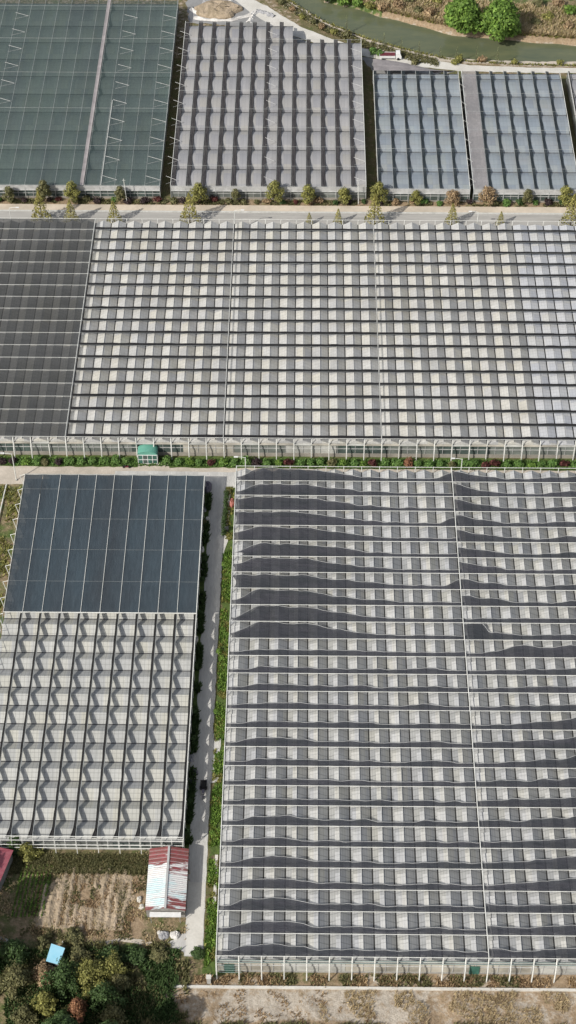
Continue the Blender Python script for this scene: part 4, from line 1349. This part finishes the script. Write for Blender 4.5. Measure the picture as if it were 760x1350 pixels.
# ------------------------------------------------------------------ lamps
def lamp(px, py, h, label, group, armdir=-1, z0=0.0, xy=None):
    x, y = xy or G(px, py)
    t_ = thing('street_lamp', label, 'street lamp', (x, y, z0), group)
    MB().tube([(x, y, z0), (x, y, z0 + h)], 0.13, 7, 0.08).build('pole', 'white pipe', t_)
    ar = MB().tube([(x, y, z0 + h - 0.1), (x + armdir * 0.8, y, z0 + h + 0.15), (x + armdir * 1.7, y, z0 + h + 0.2)], 0.06, 5).build('arm', 'white pipe', t_)
    MB().box(x + armdir * 2.1 - 0.45, x + armdir * 2.1 + 0.45, y - 0.16, y + 0.16, z0 + h + 0.12, z0 + h + 0.27).build('lamp_head', 'white paint', t_)
    MB().tube([(x, y, z0 - 0.02), (x, y, z0 + 0.18)], 0.28, 8).build('base', 'concrete', t_)


lamp(22, 633, 8.6, 'white street lamp on the cross lane left of the dark slate net', 'lamps on the cross lane')
lamp(325, 633, 8.2, 'white street lamp behind the left end of the largest greenhouse', 'lamps on the cross lane', xy=(G(325, 625)[0], 257.6))
lamp(605, 633, 8.2, 'white street lamp behind the middle of the largest greenhouse', 'lamps on the cross lane', xy=(G(605, 625)[0], 257.6))
lamp(20, 296, 7.6, 'white street lamp on the far road near the left edge', 'lamps on the far road', 1, xy=(G(20, 290)[0], 347.2))
lamp(311, 296, 7.2, 'white street lamp on the far road left of centre', 'lamps on the far road', 1, xy=(G(311, 290)[0], 347.2))
lamp(626, 296, 7.2, 'white street lamp on the far road below the seam of the blue houses', 'lamps on the far road', -1, xy=(G(626, 290)[0], 347.2))
for i, px in enumerate((168, 473)):
    x, y = G(px, 269)
    t_ = thing('utility_pole', 'slim white pole on the verge before the %s greenhouse' % ('dark green', 'light grey')[i], 'pole', (x, y, 0.0), 'white poles on the verge')
    MB().tube([(x, y, -0.1), (x - 0.4, y + 0.1, 8.2)], 0.13, 6, 0.08).build('shaft', 'white pipe', t_)
    MB().tube([(x - 0.8, y + 0.1, 7.7), (x + 0.05, y + 0.1, 7.7)], 0.05, 5).build('crossbar', 'white pipe', t_)

# ------------------------------------------------------------------ vehicles and clutter
def wheel(m_, x, y, r, wd, ax='x'):
    n_ = 14
    a = [(x - wd / 2, y + r * math.cos(2 * math.pi * i / n_), r + r * math.sin(2 * math.pi * i / n_)) for i in range(n_)]
    b = [(x + wd / 2, p[1], p[2]) for p in a]
    m_.add(a + b, [tuple(range(n_)), tuple(range(2 * n_ - 1, n_ - 1, -1))] + [(i, n_ + i, n_ + (i + 1) % n_, (i + 1) % n_) for i in range(n_)])
    return m_


x, y = G(268.5, 1043)
t_ = thing('cargo_tricycle', 'dark cargo tricycle parked on the grey side lane', 'tricycle', (x, y, 0))
MB().box(x - 0.62, x + 0.62, y - 0.1, y + 1.9, 0.55, 0.62).box(x - 0.62, x - 0.57, y - 0.1, y + 1.9, 0.62, 1.0).box(x + 0.57, x + 0.62, y - 0.1, y + 1.9, 0.62, 1.0).box(x - 0.57, x + 0.57, y - 0.1, y - 0.05, 0.62, 1.0).box(x - 0.57, x + 0.57, y + 1.85, y + 1.9, 0.62, 1.0).build('cargo_bed', 'dark steel', t_)
MB().box(x - 0.45, x + 0.45, y + 0.2, y + 1.6, 0.63, 0.95).build('load', 'black rubber', t_)
MB().box(x - 0.25, x + 0.25, y - 0.9, y - 0.15, 0.7, 0.88).build('seat', 'plum tarp', t_)
MB().tube([(x, y - 0.5, 0.5), (x, y - 1.2, 0.6), (x, y - 1.5, 1.05)], 0.06, 6).tube([(x, y - 1.5, 1.05), (x, y - 1.75, 0.3)], 0.05, 6).build('frame', 'plum tarp', t_)
MB().tube([(x - 0.4, y - 1.35, 1.12), (x, y - 1.5, 1.08), (x + 0.4, y - 1.35, 1.12)], 0.035, 5).build('handlebar', 'dark steel', t_)
MB().box(x - 0.32, x + 0.32, y - 1.75, y - 1.65, 0.55, 1.0).build('front_shield', 'plum tarp', t_)
for wx, wy in ((x - 0.68, y + 0.6), (x + 0.68, y + 0.6), (x, y - 1.75)):
    wheel(MB(), wx, wy, 0.3, 0.12).build('wheel', 'black rubber', t_)

# flatbed truck between the top houses and the access road
x, y = G(514, 77)
t_ = thing('flatbed_truck', 'white truck with a maroon load bed parked behind the top greenhouses', 'truck', (x, y, 0))
MB().box(x - 3.0, x + 1.6, y - 1.05, y + 1.05, 0.75, 0.9).box(x - 3.0, x + 1.6, y - 1.12, y - 1.05, 0.75, 1.5).box(x - 3.0, x + 1.6, y + 1.05, y + 1.12, 0.75, 1.5).box(x - 3.07, x - 3.0, y - 1.12, y + 1.12, 0.75, 1.5).build('load_bed', 'white paint', t_)
MB().box(x - 2.9, x + 1.5, y - 0.98, y + 0.98, 0.9, 1.42).build('load', 'maroon paint', t_)
cb_ = MB().add([(x + 1.75, y - 1.0, 0.5), (x + 3.4, y - 1.0, 0.5), (x + 3.4, y + 1.0, 0.5), (x + 1.75, y + 1.0, 0.5), (x + 1.75, y - 0.95, 2.2), (x + 3.0, y - 0.95, 2.2), (x + 3.0, y + 0.95, 2.2), (x + 1.75, y + 0.95, 2.2), (x + 3.4, y - 1, 1.3), (x + 3.4, y + 1, 1.3)],
               [(0, 3, 2, 1), (4, 5, 6, 7), (0, 1, 8, 5, 4), (3, 7, 6, 9, 2), (0, 4, 7, 3), (1, 2, 9, 8)])
cb_.build('cab', 'white paint', t_)
MB().poly([(x + 3.42, y - 0.85, 1.38), (x + 3.42, y + 0.85, 1.38), (x + 3.06, y + 0.8, 2.1), (x + 3.06, y - 0.8, 2.1)]).build('windscreen', 'dark greenhouse glass', t_)
for wx in (x - 2.0, x + 2.5):
    for wy in (y - 0.95, y + 0.95):
        m_ = MB()
        wheel(m_, 0, 0, 0.42, 0.25)
        m_.v = [(wx + p[1], wy + p[0], p[2]) for p in m_.v]
        m_.build('wheel', 'black rubber', t_)

# scooter by the hedge
x, y = G(167, 617)
t_ = thing('scooter', 'dark red scooter standing beside the hedge left of the green porch', 'scooter', (x, y, 0))
MB().box(x - 0.35, x + 0.45, y - 0.16, y + 0.16, 0.35, 0.62).build('body', 'maroon paint', t_)
MB().box(x - 0.75, x + 0.0, y - 0.14, y + 0.14, 0.62, 0.78).build('seat', 'black rubber', t_)
MB().tube([(x + 0.45, y, 0.4), (x + 0.62, y, 1.05)], 0.05, 6).tube([(x + 0.6, y - 0.32, 1.08), (x + 0.6, y + 0.32, 1.08)], 0.03, 5).build('handlebar', 'dark steel', t_)
for wx in (x - 0.6, x + 0.72):
    m_ = MB()
    wheel(m_, 0, 0, 0.26, 0.12)
    m_.v = [(wx + p[1], y + p[0], p[2]) for p in m_.v]
    m_.build('wheel', 'black rubber', t_)


def heap(name, x, y, rx, ry, h, mat, label, cat, seed):
    def fn(u, v):
        a = 2 * math.pi * u
        r_ = math.sin(v * math.pi / 2)
        k2 = 1 + 0.3 * nz(math.cos(a) * 1.5, math.sin(a) * 1.5, seed)
        return (x + rx * r_ * math.cos(a) * k2, y + ry * r_ * math.sin(a) * k2, h * math.cos(v * math.pi / 2) ** 0.7 * (1 + 0.4 * nz(u * 9, v * 6, seed)) - 0.03)
    return tag(MB().grid(fn, 26, 10).build(name, mat), label, cat)


x, y = G(231, 1233)
heap('white_sack', x, y, 1.0, 0.75, 0.8, 'white cloth', 'bulging white sack on the grass below the tin shed', 'sack', 3)
x, y = G(216, 1233)
heap('rubbish_heap', x, y, 1.0, 1.0, 0.5, 'grey cloth', 'grey heap of rubbish beside the white sack', 'heap', 7)
x, y = G(211, 1230)
heap('plastic_bag', x, y, 0.55, 0.4, 0.5, 'white cloth', 'crumpled white plastic bag at the edge of the rubbish heap', 'bag', 9)
x, y = G(274, 643)
heap('covered_pile', x, y, 0.95, 1.6, 1.3, 'plum tarp', 'grey plum covered pile beside the lane at the slate net corner', 'pile', 12)
x, y = G(306, 664)
heap('plastic_heap', x, y, 0.5, 1.3, 0.8, 'red plastic', 'heap of red plastic against the largest greenhouse', 'heap', 15)
x, y = G(84, 1242)
heap('plastic_bag', x, y, 0.25, 0.25, 0.3, 'white cloth', 'tiny white bag beside the blue roofed hut', 'bag', 19)
for i, (px, py, rx_, ry_) in enumerate([(184, 1186, .5, .7), (187, 1196, .55, .6)]):
    x, y = G(px, py)
    heap('stone', x, y, rx_, ry_, 0.5, 'pale concrete', '%s pale stone on the garden edge left of the tin shed' % ('upper', 'lower')[i], 'stone', 30 + i)
for i, (px, py, rx_, ry_, mt, nm) in enumerate([(270, 672, .5, .8, 'grey cloth', 'grey'), (274, 684, .45, .5, 'white cloth', 'white'), (267, 725, .4, .9, 'white cloth', 'white'), (266, 752, .35, .5, 'pale concrete', 'pale'), (260, 843, .25, .9, 'white cloth', 'white'), (253, 1000, .7, 1.0, 'grey cloth', 'grey'), (256, 1018, .8, .9, 'plum tarp', 'dark'), (252, 1030, .7, .7, 'grey cloth', 'grey')]):
    x, y = G(px, py)
    heap('debris_heap', x, y, rx_, ry_, 0.45, mt, '%s heap of oddments left of the side lane, %s down from the cross lane' % (nm, ORD[i]), 'heap', 60 + i)
x, y = G(299, 700)
t_ = thing('waste_bin', 'small dark bin at the end of the dark hedge strip by the lane', 'bin', (x, y, 0))
MB().add([(x - .3, y - .3, 0), (x + .3, y - .3, 0), (x + .3, y + .3, 0), (x - .3, y + .3, 0), (x - .42, y - .42, 1), (x + .42, y - .42, 1), (x + .42, y + .42, 1), (x - .42, y + .42, 1)], [(0, 3, 2, 1), (0, 1, 5, 4), (1, 2, 6, 5), (2, 3, 7, 6), (3, 0, 4, 7)]).build('body', 'dark steel', t_)
MB().box(x - .46, x + .46, y - .46, y + .46, 1.002, 1.07).build('lid', 'deep green leaves' if False else 'dark steel', t_)
# clipped dark hedge strip right of the lane
t_ = thing('clipped_hedge', 'dark clipped hedge strip on the right of the lane near the cross lane', 'hedge', (-16.2, 247, 0))
hm = MB()
rg = random.Random(55)
for k_ in range(26):
    leaf_cloud(hm, (-16.3 + rg.uniform(-.15, .15) - 0.25 * (1 - k_ / 26), 241.5 + k_ * 0.5, 0.7), (0.6, 0.5, 0.75), 70, 0.16, rg)
hm.build('foliage', 'deep green leaves', t_)
MB().tube([(-16.3, 241.5, 0.2), (-16.2, 254, 0.2)], 0.06, 5).build('stem', 'bark', t_)


# discarded cloths behind the light grey house
def ribbon(pts, wd, label, mat, seed, h=0.7):
    ps = [Vector((*G(px, py), 0)) for px, py in pts]

    def fn(u, v):
        s = u * (len(ps) - 1)
        i = min(int(s), len(ps) - 2)
        p = ps[i].lerp(ps[i + 1], s - i)
        d = (ps[i + 1] - ps[i]).normalized()
        q = Vector((-d.y, d.x, 0))
        ww = wd * (0.8 + 0.6 * nz(u * 6, seed, 0))
        pp = p + q * (v - 0.5) * ww
        return (pp.x, pp.y, 0.05 + h * max(0, math.sin(math.pi * v)) * (0.6 + 0.7 * nz(u * 9, v * 4, seed)))
    tag(MB().grid(fn, 40, 8).build('discarded_cloth', mat), label, 'cloth', 'discarded cloths behind the grey house')


ribbon([(252, 12), (270, 22), (288, 20), (302, 8), (305, 0)], 1.8, 'white crumpled cloth looping round the dirt mound behind the grey house', 'white cloth', 1)
ribbon([(256, 24), (280, 27), (305, 27), (330, 20), (338, 14)], 1.6, 'long pale cloth along the back edge of the light grey house', 'white cloth', 5)
ribbon([(338, 14), (350, 17), (362, 22)], 2.2, 'grey blue cloth lying beside the access road corner', 'grey cloth', 8)
ribbon([(268, 2), (282, 4), (292, 10)], 2.0, 'grey cloth on top of the dirt mound behind the grey house', 'grey cloth', 12)
ribbon([(338, 15), (332, 24), (328, 30)], 1.8, 'pale cloth hanging toward the fourth net roll of the grey house', 'white cloth', 16)
x, y = G(288, 14)
hs = heap('dirt_mound', x, y, 7, 5, 1.6, 'tilled soil', 'brown dirt mound behind the light grey greenhouse', 'mound', 41)
